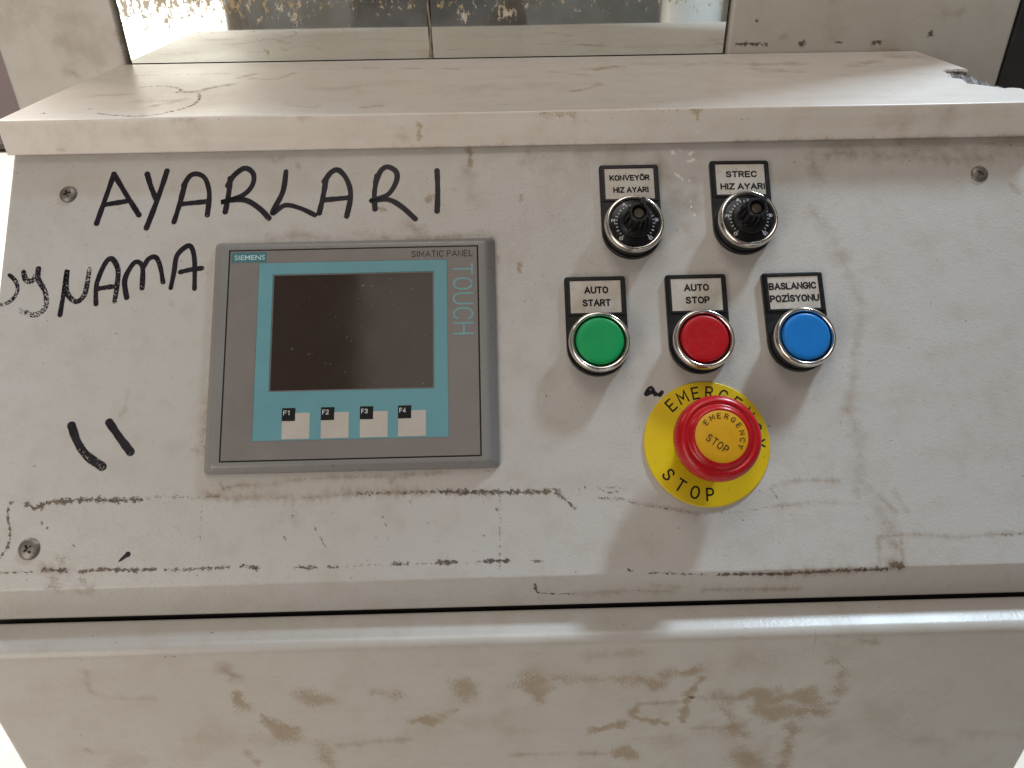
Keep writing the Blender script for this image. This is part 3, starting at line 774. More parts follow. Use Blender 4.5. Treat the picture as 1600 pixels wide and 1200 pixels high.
# --- painting marks on a grid surface
def paint(uv, marks, wmin=1.1, wk=(1.3, 1.1, 1.1, 1.0), sk=(1.1, 1.6, 1.35, 1.0)):
    rng = np.random.default_rng(5)
    out = np.zeros((len(uv), 4), np.float32)
    for ch, w, s, pts in marks:
        path = np.array(catmull(pts, 1.0)) if len(pts) > 1 else np.array(pts)
        lo = path.min(0)-w*2.2; hi = path.max(0)+w*2.2
        idx = np.where((uv[:, 0] > lo[0]) & (uv[:, 0] < hi[0]) & (uv[:, 1] > lo[1]) & (uv[:, 1] < hi[1]))[0]
        if not len(idx): continue
        q = uv[idx].astype(np.float32)
        hw = max(w, wmin)*wk[ch]*0.5; f1 = 6.28/max(3.0, 2.6*hw); pw_ = rng.uniform(0, 6.28, 6); am = 0.17*hw if hw > 1.2 else 0.12
        dx = np.sin(q[:, 1]*f1+pw_[0])+0.6*np.sin(q[:, 0]*f1*1.7+q[:, 1]*f1*1.1+pw_[1])+0.5*np.sin(q[:, 1]*f1*3.1-q[:, 0]*f1*1.3+pw_[2])
        dy = np.sin(q[:, 0]*f1+pw_[3])+0.6*np.sin(q[:, 1]*f1*1.6-q[:, 0]*f1*1.2+pw_[4])+0.5*np.sin(q[:, 0]*f1*2.9+q[:, 1]*f1*1.5+pw_[5])
        q = q+np.stack([dx, dy], 1).astype(np.float32)*am
        best = np.full(len(idx), 1e9, np.float32); along = np.zeros(len(idx), np.float32)
        for i in range(len(path)-1):
            a = path[i]; d = path[i+1]-a; L2 = float(d@d) or 1e-9
            t = np.clip(((q-a)@d)/L2, 0, 1)
            dd = np.hypot(q[:, 0]-a[0]-t*d[0], q[:, 1]-a[1]-t*d[1])
            m = dd < best; best[m] = dd[m]; along[m] = i+t[m]
        w = max(w, wmin)*wk[ch]; half = w*0.5; s = min(1.0, s*sk[ch])
        ph = rng.uniform(0, 6.28, 3)
        fr = min(1.0, 1.3/half); wv = half*(1+0.30*np.sin(along*0.9*fr+ph[0])+0.25*np.sin(along*2.3*fr+ph[1]))
        soft = {0: 0.75, 1: 1.2, 2: 0.8, 3: 0.6}[ch]
        val = s*np.clip((wv*(1+soft)-best)/(wv*2*soft+1e-6)+0.0, 0, 1)
        val *= 1-0.22*(np.sin(along*1.7*fr+ph[2])*0.5+0.5)
        out[idx, ch] = np.maximum(out[idx, ch], val)
    return out

def grid_obj(name, P, marks, uv, mat, parent, extra=None, smooth=True, **pk):
    """P: (ny, nx, 3) array in mm"""
    ny, nx = P.shape[:2]
    me = bpy.data.meshes.new(name)
    me.vertices.add(ny*nx)
    me.vertices.foreach_set('co', (P.reshape(-1, 3)*MM).astype(np.float32).ravel())
    j, i = np.meshgrid(np.arange(ny-1), np.arange(nx-1), indexing='ij')
    a = (j*nx+i).ravel()
    quads = np.stack([a, a+1, a+nx+1, a+nx], 1)
    me.loops.add(quads.size); me.polygons.add(len(quads))
    me.loops.foreach_set('vertex_index', quads.ravel().astype(np.int32))
    me.polygons.foreach_set('loop_start', np.arange(0, quads.size, 4, dtype=np.int32))
    me.polygons.foreach_set('loop_total', np.full(len(quads), 4, np.int32))
    me.update(calc_edges=True)
    if smooth: me.polygons.foreach_set('use_smooth', np.ones(len(quads), bool))
    at = me.attributes.new('marks', 'FLOAT_COLOR', 'POINT')
    at.data.foreach_set('color', paint(uv, marks, **pk).ravel())
    for k, arr in (extra or {}).items():
        e = me.attributes.new(k, 'FLOAT', 'POINT'); e.data.foreach_set('value', arr.astype(np.float32).ravel())
    me.materials.append(mat); me.validate(); me.update()
    return link(bpy.data.objects.new(name, me), parent)

# ================================================================== SETTING
fl = mesh_obj('floor', [(-9, -6, -.95), (9, -6, -.95), (9, 12, -.95), (-9, 12, -.95)], [(0, 1, 2, 3)], MAT['floor'])
fl['kind'] = 'structure'

# ================================================================== CONSOLE
console = empty('control_console', (0.085, 0.0, -0.95))
tag(console, 'worn light grey steel control console with a sloping front panel', 'control console')
INV = Matrix.Translation((-0.085, 0, 0.95))
def seat(o):                       # mesh written in world coordinates, parent Empty sits at the console's base
    o.parent = console; o.matrix_parent_inverse = INV
    return o

X0, X1 = -178.0, 353.5
CREASE, LIP, RB = -109.0, 19.2, 2.4
# profile down the sheet: slope, bend, upright lip ; s = 'v' coordinate used by the marks
prof = []
for v in np.arange(112.0, CREASE+1.6, -0.8): prof.append((v, v*SA, v*CA))
bend = math.pi/2-(math.pi/2-AL)     # turn from the slope direction to straight down = AL
tl = RB*math.tan(AL/2)
vs0 = CREASE+tl
cy, cz = vs0*SA+RB*CA, vs0*CA-RB*SA
for k in range(0, 9):
    a = AL*k/8
    ny_, nz_ = -math.cos(AL-a), math.sin(AL-a)
    prof.append((CREASE+tl-2*tl*k/8, cy+RB*ny_, cz+RB*nz_))
yl = prof[-1][1]; zl = prof[-1][2]
for d in np.arange(0.8, LIP-tl+0.01, 0.8): prof.append((CREASE-tl-d, yl, zl-d))
LIPZ = prof[-1][2]; YL = yl
for k in range(1, 6): prof.append((prof[-1][0]-0.5, yl+2.0*k, LIPZ-0.25 if k == 1 else LIPZ-0.3))
prof = np.array(prof)
xs = np.linspace(X0, X1, 665)
# rounded side edges: first/last columns fold back along the sheet normal
PX = np.repeat(xs[None, :], len(prof), 0)
PY = np.repeat(prof[:, 1][:, None], len(xs), 1); PZ = np.repeat(prof[:, 2][:, None], len(xs), 1)
nrm_y = np.gradient(prof[:, 2]); nrm_z = -np.gradient(prof[:, 1]); nl = np.hypot(nrm_y, nrm_z); nrm_y /= nl; nrm_z /= nl
edge = np.minimum(xs-X0, X1-xs); drop = np.where(edge < 3.0, 3.0-np.sqrt(np.maximum(0, 9-(3.0-edge)**2)), 0)
drop[0] = drop[-1] = 16.0
drop[1] = drop[-2] = 2.4
PY -= nrm_y[:, None]*drop[None, :]; PZ -= nrm_z[:, None]*drop[None, :]
# very slight waviness of the old sheet
PZ += 0.10*np.sin(PX/71.0+1.0)*np.sin(prof[:, 0]/43.0)[:, None]
P = np.stack([PX, PY, PZ], 2)
uv = np.stack([PX.ravel(), np.repeat(prof[:, 0], len(xs))], 1)
panel = seat(grid_obj('front_panel', P, PANEL_MARKS, uv, MAT['panel'], None))
panel['label'] = 'sloping grey panel with handwriting, scuffs and brown grime'

# lower cabinet front: ledge, rounded edge, upright face
LX0, LX1, LY, LZ, RL = -179.0, 346.0, -92.5, -101.2, 5.0
prof2 = []
SL = rad(8.0)                       # the ledge falls gently towards the rounded edge
y1_, z1_ = LY+RL-RL*math.sin(SL), LZ-RL+RL*math.cos(SL)
zb_ = z1_+(-76.3-y1_)*math.tan(SL)
prof2 += [(-75.5, -135.0), (-75.5, zb_-1.2), (-75.75, zb_-0.35)]      # back edge folded down behind the seam
for y in np.arange(-76.3, y1_-0.01, -0.9): prof2.append((y, z1_+(y-y1_)*math.tan(SL)))
for k in range(0, 13):
    a = SL+(math.pi/2-SL)*k/12; prof2.append((LY+RL-RL*math.sin(a), LZ-RL+RL*math.cos(a)))
for z in np.arange(LZ-RL-1, -260.0, -1.0): prof2.append((LY, z))
for z in np.arange(-270.0, -950.0, -20.0): prof2.append((LY, z))
prof2 = np.array(prof2); xs2 = np.linspace(LX0, LX1, 522)
PX = np.repeat(xs2[None, :], len(prof2), 0); PY = np.repeat(prof2[:, 0][:, None], len(xs2), 1); PZ = np.repeat(prof2[:, 1][:, None], len(xs2), 1)
edge = np.minimum(xs2-LX0, LX1-xs2); drop = np.where(edge < 3, 3-np.sqrt(np.maximum(0, 9-(3-edge)**2)), 0)
PY = PY+drop[None, :]*(PZ < LZ-RL)
P2 = np.stack([PX, PY, PZ], 2)
uv2 = np.stack([PX.ravel(), PZ.ravel()], 1)
low = seat(grid_obj('lower_front', P2, LOWER_MARKS, uv2, MAT['lower'], None, wk=(1.2, 1.4, 2.3, 1.0)))
low['label'] = 'upright grey cabinet front below the seam, with tan glue stains'
# carcass behind: side walls and a dark inside
def side_wall(x0, x1):
    pts = [(-80, -950), (-80, -118), (-62, -108), (62, 60), (74, 76), (226, 76), (226, -950)]
    vs = [(x*MM, y*MM, z*MM) for x in (x0, x1) for y, z in pts]; n = len(pts)
    fs = [tuple(reversed(range(n))), tuple(range(n, 2*n))] + [(k, (k+1) % n, n+(k+1) % n, n+k) for k in range(n)]
    return seat(mesh_obj('side_wall', vs, fs, MAT['side']))
side_wall(-175, -173); side_wall(344, 346)
seat(wbox('inner_frame', (-172, -74, -150), (342, 60, -118), MAT['inside'], None, 1.0))
seat(wbox('seam_backing', (-177.5, -72, -128), (352.5, -66, -99.6), MAT['inside'], None, 0.5))
seat(wbox('back_wall', (-171, 215, -950), (338, 224, 70), MAT['side'], None, 1.0))

# screws
def cross_screw(u, v, r, spin, label=None):
    """pan-head screw with a cross recess cut into it"""
    bm = bmesh.new()
    seg = 40
    prof_ = [(r, -.2), (r, .35), (r*.96, .7), (r*.80, 1.15), (r*.55, 1.42)]
    rows = [[bm.verts.new((rr*math.cos(2*math.pi*k/seg)*MM, rr*math.sin(2*math.pi*k/seg)*MM, h*MM)) for k in range(seg)] for rr, h in prof_]
    for i in range(len(rows)-1):
        for k in range(seg): bm.faces.new((rows[i][k], rows[i][(k+1) % seg], rows[i+1][(k+1) % seg], rows[i+1][k]))
    # cross outline lying inside the last row
    w, l = r*.13, r*.46
    cr = [(w, w), (w, l), (-w, l), (-w, w), (-l, w), (-l, -w), (-w, -w), (-w, -l), (w, -l), (w, -w), (l, -w), (l, w)]
    top = [bm.verts.new((x*MM, y*MM, 1.5*MM)) for x, y in cr]
    bot = [bm.verts.new((x*.7*MM, y*.7*MM, .2*MM)) for x, y in cr]
    for k in range(12): bm.faces.new((top[k], top[(k+1) % 12], bot[(k+1) % 12], bot[k]))
    bm.faces.new(list(reversed(bot)))
    e1 = [bm.edges.get((rows[-1][k], rows[-1][(k+1) % seg])) for k in range(seg)]
    e2 = [bm.edges.get((top[k], top[(k+1) % 12])) for k in range(12)]
    bmesh.ops.bridge_loops(bm, edges=e1+e2)
    bmesh.ops.recalc_face_normals(bm, faces=bm.faces[:])
    me = bpy.data.meshes.new('screw'); bm.to_mesh(me); bm.free()
    me.materials.append(MAT['screw'])
    me.polygons.foreach_set('use_smooth', [True]*len(me.polygons)); me.set_sharp_from_angle(angle=rad(40))
    o = link(bpy.data.objects.new('screw', me))
    o.matrix_world = Matrix.Translation(pw(u, v, 0)) @ Matrix.Rotation(PANEL_ROT[0], 4, 'X') @ Matrix.Rotation(spin, 4, 'Z')
    o.parent = console; o.matrix_parent_inverse = INV
    if label: o['label'] = label
    return o
cross_screw(-146.8, 86.6, 4.3, rad(20))
cross_screw(321.8, 88.0, 4.3, rad(50))
cross_screw(-149.3, -90.3, 5.0, rad(35), 'dull dirty screw at the lower corner of the panel')

# felt-pen handwriting
rg = random.Random(4)
for name, w, dry, strokes in MARKER_LETTERS:
    vs, fs, dr = [], [], []
    for i, s in enumerate(strokes):
        tp = (lambda t: 1.25-0.95*t) if name == 'dot' else None
        v, f, ts = ribbon(s, w*(1.07+0.08*(rg.random()-.5)), 0.10+0.025*i, 0.07, rg, tp)
        b = len(vs); vs += v; fs += [tuple(b+q for q in t) for t in f]
        dr += [min(0.8, dry*(0.55+0.9*t)+max(0, t-.93)*1.2) if dry > 0 else max(0, t-.90)*2.5 for t in ts]
    o = mesh_obj('marker_letter' if len(name) == 1 else 'marker_stroke', [pw(x, y, z + 0.10*math.sin(x/71.0+1.0)*math.sin(y/43.0)*SA) for x, y, z in vs], fs, MAT['marker'])
    at = o.data.attributes.new('dry', 'FLOAT', 'POINT'); at.data.foreach_set('value', np.array(dr, np.float32))
    seat(o)

# ================================================================== SHELF BOARD
ZB0, ZB1, YB0, YB1, BX0, BX1 = 79.9, 97.3, 71.2, 226.4, -177.6, 357.0
top_y = np.concatenate([np.arange(YB1, YB0+1.2, -0.9), [YB0+1.0]])
bprof = [(YB1, ZB0, 't')] + [(y, ZB1, 't') for y in top_y]
for k in range(1, 5):
    a = math.pi/2*k/4; bprof.append((YB0+1.0-1.0*math.sin(a), ZB1-1.0+1.0*math.cos(a), 't' if k < 3 else 'f'))
for z in np.arange(ZB1-2, ZB0+0.9, -1.0): bprof.append((YB0, z, 'f'))
bprof += [(YB0, ZB0+0.6, 'f'), (YB0+0.6, ZB0, 'f'), (YB1, ZB0, 'f')]
nx = 600
xs3 = np.linspace(BX0, BX1, nx)
PX = np.repeat(xs3[None, :], len(bprof), 0)
PY = np.repeat(np.array([b[0] for b in bprof])[:, None], nx, 1); PZ = np.repeat(np.array([b[1] for b in bprof])[:, None], nx, 1)
# torn corner at the right-hand edge
poly = [(340.0, 152.8), (348.5, 160.1), (366, 156.4), (366, 103), (351.0, 105.0), (344.2, 108.3), (338.2, 116.8), (336.6, 137.0)]
def inside(px, py):
    c = np.zeros(px.shape, bool); n = len(poly)
    for i in range(n):
        x1, y1 = poly[i]; x2, y2 = poly[(i+1) % n]
        t = ((y1 > py) != (y2 > py)) & (px < (x2-x1)*(py-y1)/((y2-y1) or 1e-9)+x1)
        c ^= t
    return c
is_top = np.array([b[2] == 't' and b[1] > ZB1-.5 for b in bprof])[:, None]
jx = 1.3*np.sin(PY*0.33)+0.7*np.sin(PY*0.85+1); jy = 1.0*np.sin(PX*0.6)
core = inside(PX+jx, PY+jy) & is_top
crng = np.random.default_rng(3)
depth = 1.0+2.4*np.clip((PX-338)/18, 0, 1)+0.55*np.sin(PX*0.9+PY*0.35)+0.45*np.sin(PY*0.8+2)+0.25*np.sin(PX*2.3-PY*1.1)
PZ = np.where(core, PZ-depth, PZ)
# lifted laminate near the left back, gentle swelling
PZ = PZ + np.where(is_top, 0.55*np.exp(-(((PX+95)/45)**2+((PY-130)/26)**2))+0.12*np.sin(PX/37)*np.sin(PY/19+1), 0)
P3 = np.stack([PX, PY, PZ], 2)
zf = np.array([b[2] == 'f' for b in bprof])
uvt = np.stack([PX.ravel(), PY.ravel()], 1); uvf = np.stack([PX.ravel(), PZ.ravel()], 1)
board = grid_obj('shelf_board', P3, [], uvt, MAT['board'], None, {'core': core.astype(float)})
mt = paint(uvt, SHELF_TOP_MARKS, 1.6, (1.5, 1.6, 1.4, 1.0), (1.4, 1.8, 1.4, 1.0)); mf = paint(uvf, SHELF_FRONT_MARKS)
sel = np.repeat(zf, nx)[:, None]
board.data.attributes['marks'].data.foreach_set('color', np.where(sel, mf, mt).astype(np.float32).ravel())
bm = bmesh.new(); bm.from_mesh(board.data)
for xe in (BX0*MM, BX1*MM):
    ed = [e for e in bm.edges if e.is_boundary and abs(e.verts[0].co.x-xe) < 1e-5 and abs(e.verts[1].co.x-xe) < 1e-5]
    bmesh.ops.contextual_create(bm, geom=ed)
bm.to_mesh(board.data); bm.free()
board.data.polygons[-1].use_smooth = board.data.polygons[-2].use_smooth = False
board.data.set_sharp_from_angle(angle=rad(38))
tag(board, 'white laminated shelf board with a torn corner, resting above the sloping panel', 'shelf')

# ================================================================== UPPER HOUSING AND MIRROR
YH = 227.2
housing = empty('machine_housing', (0.083, 0.26, -0.95))
tag(housing, 'light grey upright machine housing behind the shelf board', 'machine housing')
HINV = Matrix.Translation((-0.083, -0.26, 0.95))
def face_panel(x0, x1, z0, z1, marks, res=1.6):
    xs_ = np.linspace(x0, x1, max(4, int((x1-x0)/res))); zs_ = np.concatenate([np.linspace(z1, 200, 12), np.linspace(198, 60, 90), np.linspace(50, z0, 10)]) if z0 < 50 else np.linspace(z1, z0, 30)
    PX, PZ = np.meshgrid(xs_, zs_)
    PY = np.full(PX.shape, YH)
    e = np.minimum(PX-x0, x1-PX)
    PY = PY+np.where(e < 0.9, 1.2, 0.0)
    PY[:, 0] += 12; PY[:, -1] += 12
    o = grid_obj('face_panel', np.stack([PX, PY, PZ], 2), marks, np.stack([PX.ravel(), PZ.ravel()], 1), MAT['housing'], None)
    o.parent = housing; o.matrix_parent_inverse = HINV
    return o
HTOP = 505.0
right_marks = [(0, 1.6, .95, [(235, 103.3), (243, 103.2), (256, 102.6)]), (0, 3.0, .98, [(278.0, 103.6), (279.4, 103.0)]), (0, 1.6, .8, [(301, 102.8), (306, 103.6)]),
               (0, 2.6, .98, [(327.5, 102.6), (332.5, 103.2)]), (0, 2.6, .9, [(365.5, 107.4), (366.4, 107.0)]), (0, 1.8, .9, [(246, 117), (247, 117.4)]), (1, 5, .5, [(330, 99.5), (345, 97.5)]), (1, 3, .5, [(372, 119), (384, 121)]), (0, 1.2, .7, [(228.6, 112), (229, 108)]), (0, 1.2, .8, [(228.6, 103), (229, 101)]), (1, 2.0, .5, [(264, 107), (268, 107.5)]),
               (1, 16, .3, [(290, 130), (300, 110)])]
left_marks = [(1, 10, .5, [(-176, 112), (-176, 100)]), (0, 3.0, .45, [(-175, 118), (-175, 97)]), (1, 12, .3, [(-215, 118), (-205, 108), (-195, 105)]), (1, 4, .5, [(-215, 94), (-208, 92)]), (1, 14, .25, [(-240, 135), (-200, 128)])]
face_panel(-256.0, -172.6, -950, HTOP, left_marks)
face_panel(228.2, 421.0, -950, HTOP, right_marks)
hb = wbox('back_case', (-254, YH+8, -950), (419, YH+13, HTOP-2), MAT['inside'], None, 1.0); hb.parent = housing; hb.matrix_parent_inverse = HINV
tp = wbox('head_panel', (-172.2, YH, 310), (227.8, YH+6, HTOP), MAT['side'], None, 1.0); tp.parent = housing; tp.matrix_parent_inverse = HINV

mirror = empty('mirror', (0.028, 0.229, 0.0975))
tag(mirror, 'dirty speckled mirror in two panes standing behind the shelf board', 'mirror')
MINV = Matrix.Translation((-0.028, -0.229, -0.0975))
def pane(x0, x1, density):
    xs_ = np.linspace(x0, x1, int((x1-x0)/1.5)); zs_ = np.concatenate([np.linspace(306, 160, 40), np.linspace(159, 97.6, 50)])
    PX, PZ = np.meshgrid(xs_, zs_); PY = np.full(PX.shape, YH+1.6)
    o = grid_obj('mirror_pane', np.stack([PX, PY, PZ], 2), [], np.zeros((PX.size, 2)), MAT['mirror'], None, {'spots': density(PX, PZ)}, smooth=False)
    o.parent = mirror; o.matrix_parent_inverse = MINV
    return o
def dens_left(X, Z):
    d = 0.05+0.33*np.clip((Z-112)/14, 0, 1)*np.clip(1.3-(X+172)/130, 0.2, 1)
    d += 0.30*np.exp(-((X+57)/6)**2-((Z-122)/7)**2)+0.35*np.exp(-((X+80)/2.5)**2-((Z-104)/4)**2)
    d += 0.15*np.clip((Z-124)/9, 0, 1)
    return d
def dens_right(X, Z):
    d = 0.04+0.17*np.clip((Z-118)/10, 0, 1)
    d += 0.6*np.exp(-((X-52)/3)**2-((Z-123)/4)**2)+0.5*np.exp(-((X-80)/6)**2-((Z-124)/4)**2)
    return d
pane(-170.9, 28.6, dens_left); pane(31.0, 226.6, dens_right)
vsS, fsS = [], []
for i, z in enumerate(np.linspace(97.5, 306, 90)):
    w = 0.75+0.9*math.exp(-(z-97.5)/7)+0.15*math.sin(z*.7); xc = 29.8+0.35*math.sin(z*.23)
    for k in range(6):
        a = math.pi*k/5; vsS.append(((xc+w*math.cos(a))*MM, (YH+1.6-0.8*math.sin(a)*w)*MM, z*MM))
    if i:
        for k in range(5): fsS.append((6*i-6+k, 6*i-6+k+1, 6*i+k+1, 6*i+k))
s_ = mesh_obj('sealant_bead', vsS, fsS, MAT['sealant'], None, True); s_.parent = mirror; s_.matrix_parent_inverse = MINV

# ================================================================== OPERATOR TOUCH PANEL
def mounted(name, u, v, rz=0.0):
    o = empty(name, pw(u, v, 0)); o.rotation_euler = (Matrix.Rotation(PANEL_ROT[0], 4, 'X') @ Matrix.Rotation(rz, 4, 'Z')).to_euler()
    return o
hmi = mounted('touch_panel', 0, 0)
tag(hmi, 'grey operator touch panel with a teal border and a dark switched-off screen', 'touch panel')
R_ = outline_rect
def rr(h, k, r): return R_(-h, h, -k, k, r, 6)
FR = stack('frame', [(rr(70, 58, 2.4), -0.5), (rr(70, 58, 2.4), 1.2), (rr(69.6, 57.6, 2.3), 1.8), (rr(66.4, 55.6, 1.8), 4.6), (rr(65.6, 55.0, 1.6), 5.0), (rr(64.6, 54.4, 1.4), 5.1),
                     (rr(61.8, 52.75, 0.5), 5.1), (rr(61.8, 52.75, 0.5), 4.0)], MAT['hmi_frame'], hmi, cap_top=False, cap_bot=False, auto=28)
gv = mesh_obj('groove', [(x*MM, y*MM, 4.35*MM) for x, y in ((-62, -53), (62, -53), (62, 53), (-62, 53))], [(0, 1, 2, 3)], MAT['inside'], hmi)
def frame_plate(name, ox0, ox1, oy0, oy1, ix0, ix1, iy0, iy1, z0, z1, mat, parent):
    o = [(ox0, oy0), (ox1, oy0), (ox1, oy1), (ox0, oy1)]; i = [(ix0, iy0), (ix1, iy0), (ix1, iy1), (ix0, iy1)]
    b = 0.15
    o2 = [(ox0+b, oy0+b), (ox1-b, oy0+b), (ox1-b, oy1-b), (ox0+b, oy1-b)]; i2 = [(ix0-b, iy0-b), (ix1+b, iy0-b), (ix1+b, iy1+b), (ix0-b, iy1+b)]
    vs = [(x*MM, y*MM, z*MM) for ring, z in ((o, z0), (o, z1-b), (o2, z1), (i2, z1), (i, z1-b), (i, z0)) for x, y in ring]
    fs = [(4*r+k, 4*r+(k+1) % 4, 4*r+4+(k+1) % 4, 4*r+4+k) for r in range(5) for k in range(4)]
    return mesh_obj(name, vs, fs, mat, parent)
foil = frame_plate('front_foil', -61.1, 61.1, -52.05, 52.05, -46.6, 46.2, -43.1, 45.6, 4.4, 5.15, MAT['foil'], hmi)
teal = frame_plate('teal_border', -46.6, 46.2, -43.1, 45.6, -39.6, 39.5, -19.5, 39.5, 4.4, 5.17, MAT['teal'], hmi)
rim = frame_plate('screen_rim', -39.62, 39.52, -19.52, 39.52, -39.0, 38.9, -18.9, 38.9, 4.3, 4.95, MAT['key_rim'], hmi)
scr = slab('screen', -39.5, 39.4, -19.4, 39.4, 4.0, 4.75, MAT['screen'], hmi, 0.0, 0.1)
for k, x in enumerate((-32.8, -14.3, 4.2, 22.3)):
    kt = slab('function_key', x, x+13.2, -42.5, -30.0, 5.10, 5.30, MAT['key'], hmi, 0.4, 0.1)
    kb = slab('key_number', x-0.05, x+6.2, -33.8, -27.6, 5.2, 5.42, MAT['print_black'], kt, 0.0, 0.06)
    lettering('key_lettering', 'F%d' % (k+1), MAT['print_white'], kt, x+0.6, x+3.7, -29.9, 2.3, 5.47, 0.32)
lg = slab('logo_patch', -60.4, -43.0, 46.0, 51.3, 5.1, 5.22, MAT['teal_dark'], hmi, 0.0, 0.05)
text('logo_lettering', 'SIEMENS', MAT['logo_white'], lg, -58.9, -43.9, 48.6, 2.5, 5.28, bold=0.012)
lettering('panel_lettering', 'SIMATIC PANEL', MAT['print_black'], hmi, 28.6, 59.0, 48.6, 3.3, 5.22, 0.34)
lettering('touch_lettering', 'TOUCH', MAT['teal_print'], hmi, -43.4, -6.8, 53.9, 10.2, 5.22, 0.95, rot=-math.pi/2)

# ================================================================== PUSH BUTTONS AND KNOBS
def plate_outline(w, up, r):
    pts = [(-w, up), (-w, 0.0)]
    n = 28
    return pts, n
def plate_ring(inset, top=35.4):
    """straight-sided plate with a half-round lower end (centre at the button)"""
    h = 15.2-inset; t = top-inset; c = 1.2
    pts = []
    for k in range(29):
        a = math.pi+math.pi*k/28; pts.append((h*math.cos(a), h*math.sin(a)))
    pts += [(h, t-c), (h-c*.3, t-c*.3), (h-c, t), (-h+c, t), (-h+c*.3, t-c*.3), (-h, t-c)]
    return pts
def legend(parent, lines, card_mat_='card', print_mat='print_black', tilt=0.0, shift=0.0):
    p = stack('legend_plate', [(plate_ring(0), -0.2), (plate_ring(0), 2.2), (plate_ring(0.35), 2.6)], MAT['black_plastic'], parent)
    # raised rim round the card window
    frame_plate('window_rim', -14.2, 14.2, 15.2, 34.6, -12.7, 12.7, 16.4, 33.2, 2.5, 3.15, MAT['black_plastic'], p)
    c = slab('label_card', -12.6, 12.6, 16.5, 33.1, 2.4, 2.75, MAT[card_mat_], p, 0.0, 0.05)
    for (tx, a, b, y, h) in lines:
        lettering('lettering', tx, MAT[print_mat], p, a+shift, b+shift, y, h, 2.85, h*0.215, rot=tilt)
    return p
def head_ring(parent):
    lathe('collar', [(14.3, 2.4), (14.3, 7.2), (13.9, 7.6)], MAT['black_plastic'], parent)
    lathe('chrome_ring', [(14.35, 7.4), (14.8, 8.0), (14.9, 9.4), (14.75, 10.6), (14.3, 11.5), (13.7, 12.0), (13.1, 11.9), (12.6, 11.5), (12.35, 10.8), (12.3, 8.5)], MAT['chrome'], parent, seg=96, auto=60)
def push_button(u, v, colour, label, lines, rz=0.0, shift=0.0, print_mat='print_black', group=None):
    b = mounted('push_button', u, v, rz)
    tag(b, label, 'push button')
    legend(b, lines, shift=shift, print_mat=print_mat)
    head_ring(b)
    lathe('well', [(12.4, 8.0), (12.4, 9.2)], MAT['black_plastic'], b)
    c = lathe('cap', [(11.4, 9.2), (11.5, 11.0), (11.3, 11.7), (10.8, 12.1), (10.2, 12.22), (8.0, 12.18), (4.0, 12.14), (0.0001, 12.12)], MAT[colour], b, seg=80, auto=50)
    return b
push_button(119.4, 0.5, 'green', 'green push button with chrome ring labelled AUTO START', [('AUTO', -5.6, 6.4, 28.2, 3.7), ('START', -6.6, 7.4, 21.6, 3.7)])
push_button(169.7, 0.5, 'red', 'flat red push button with chrome ring labelled AUTO STOP', [('AUTO', -6.2, 6.3, 28.4, 3.7), ('STOP', -5.8, 6.3, 21.9, 3.7)])
push_button(218.6, 0.5, 'blue', 'blue push button with chrome ring under a label reading BASLANGIC POZISYONU', [('BASLANGIC', -12.4, 11.4, 28.2, 3.7), ('POZ\u0130SYONU', -12.4, 12.2, 21.8, 3.7)], rz=rad(0.8))

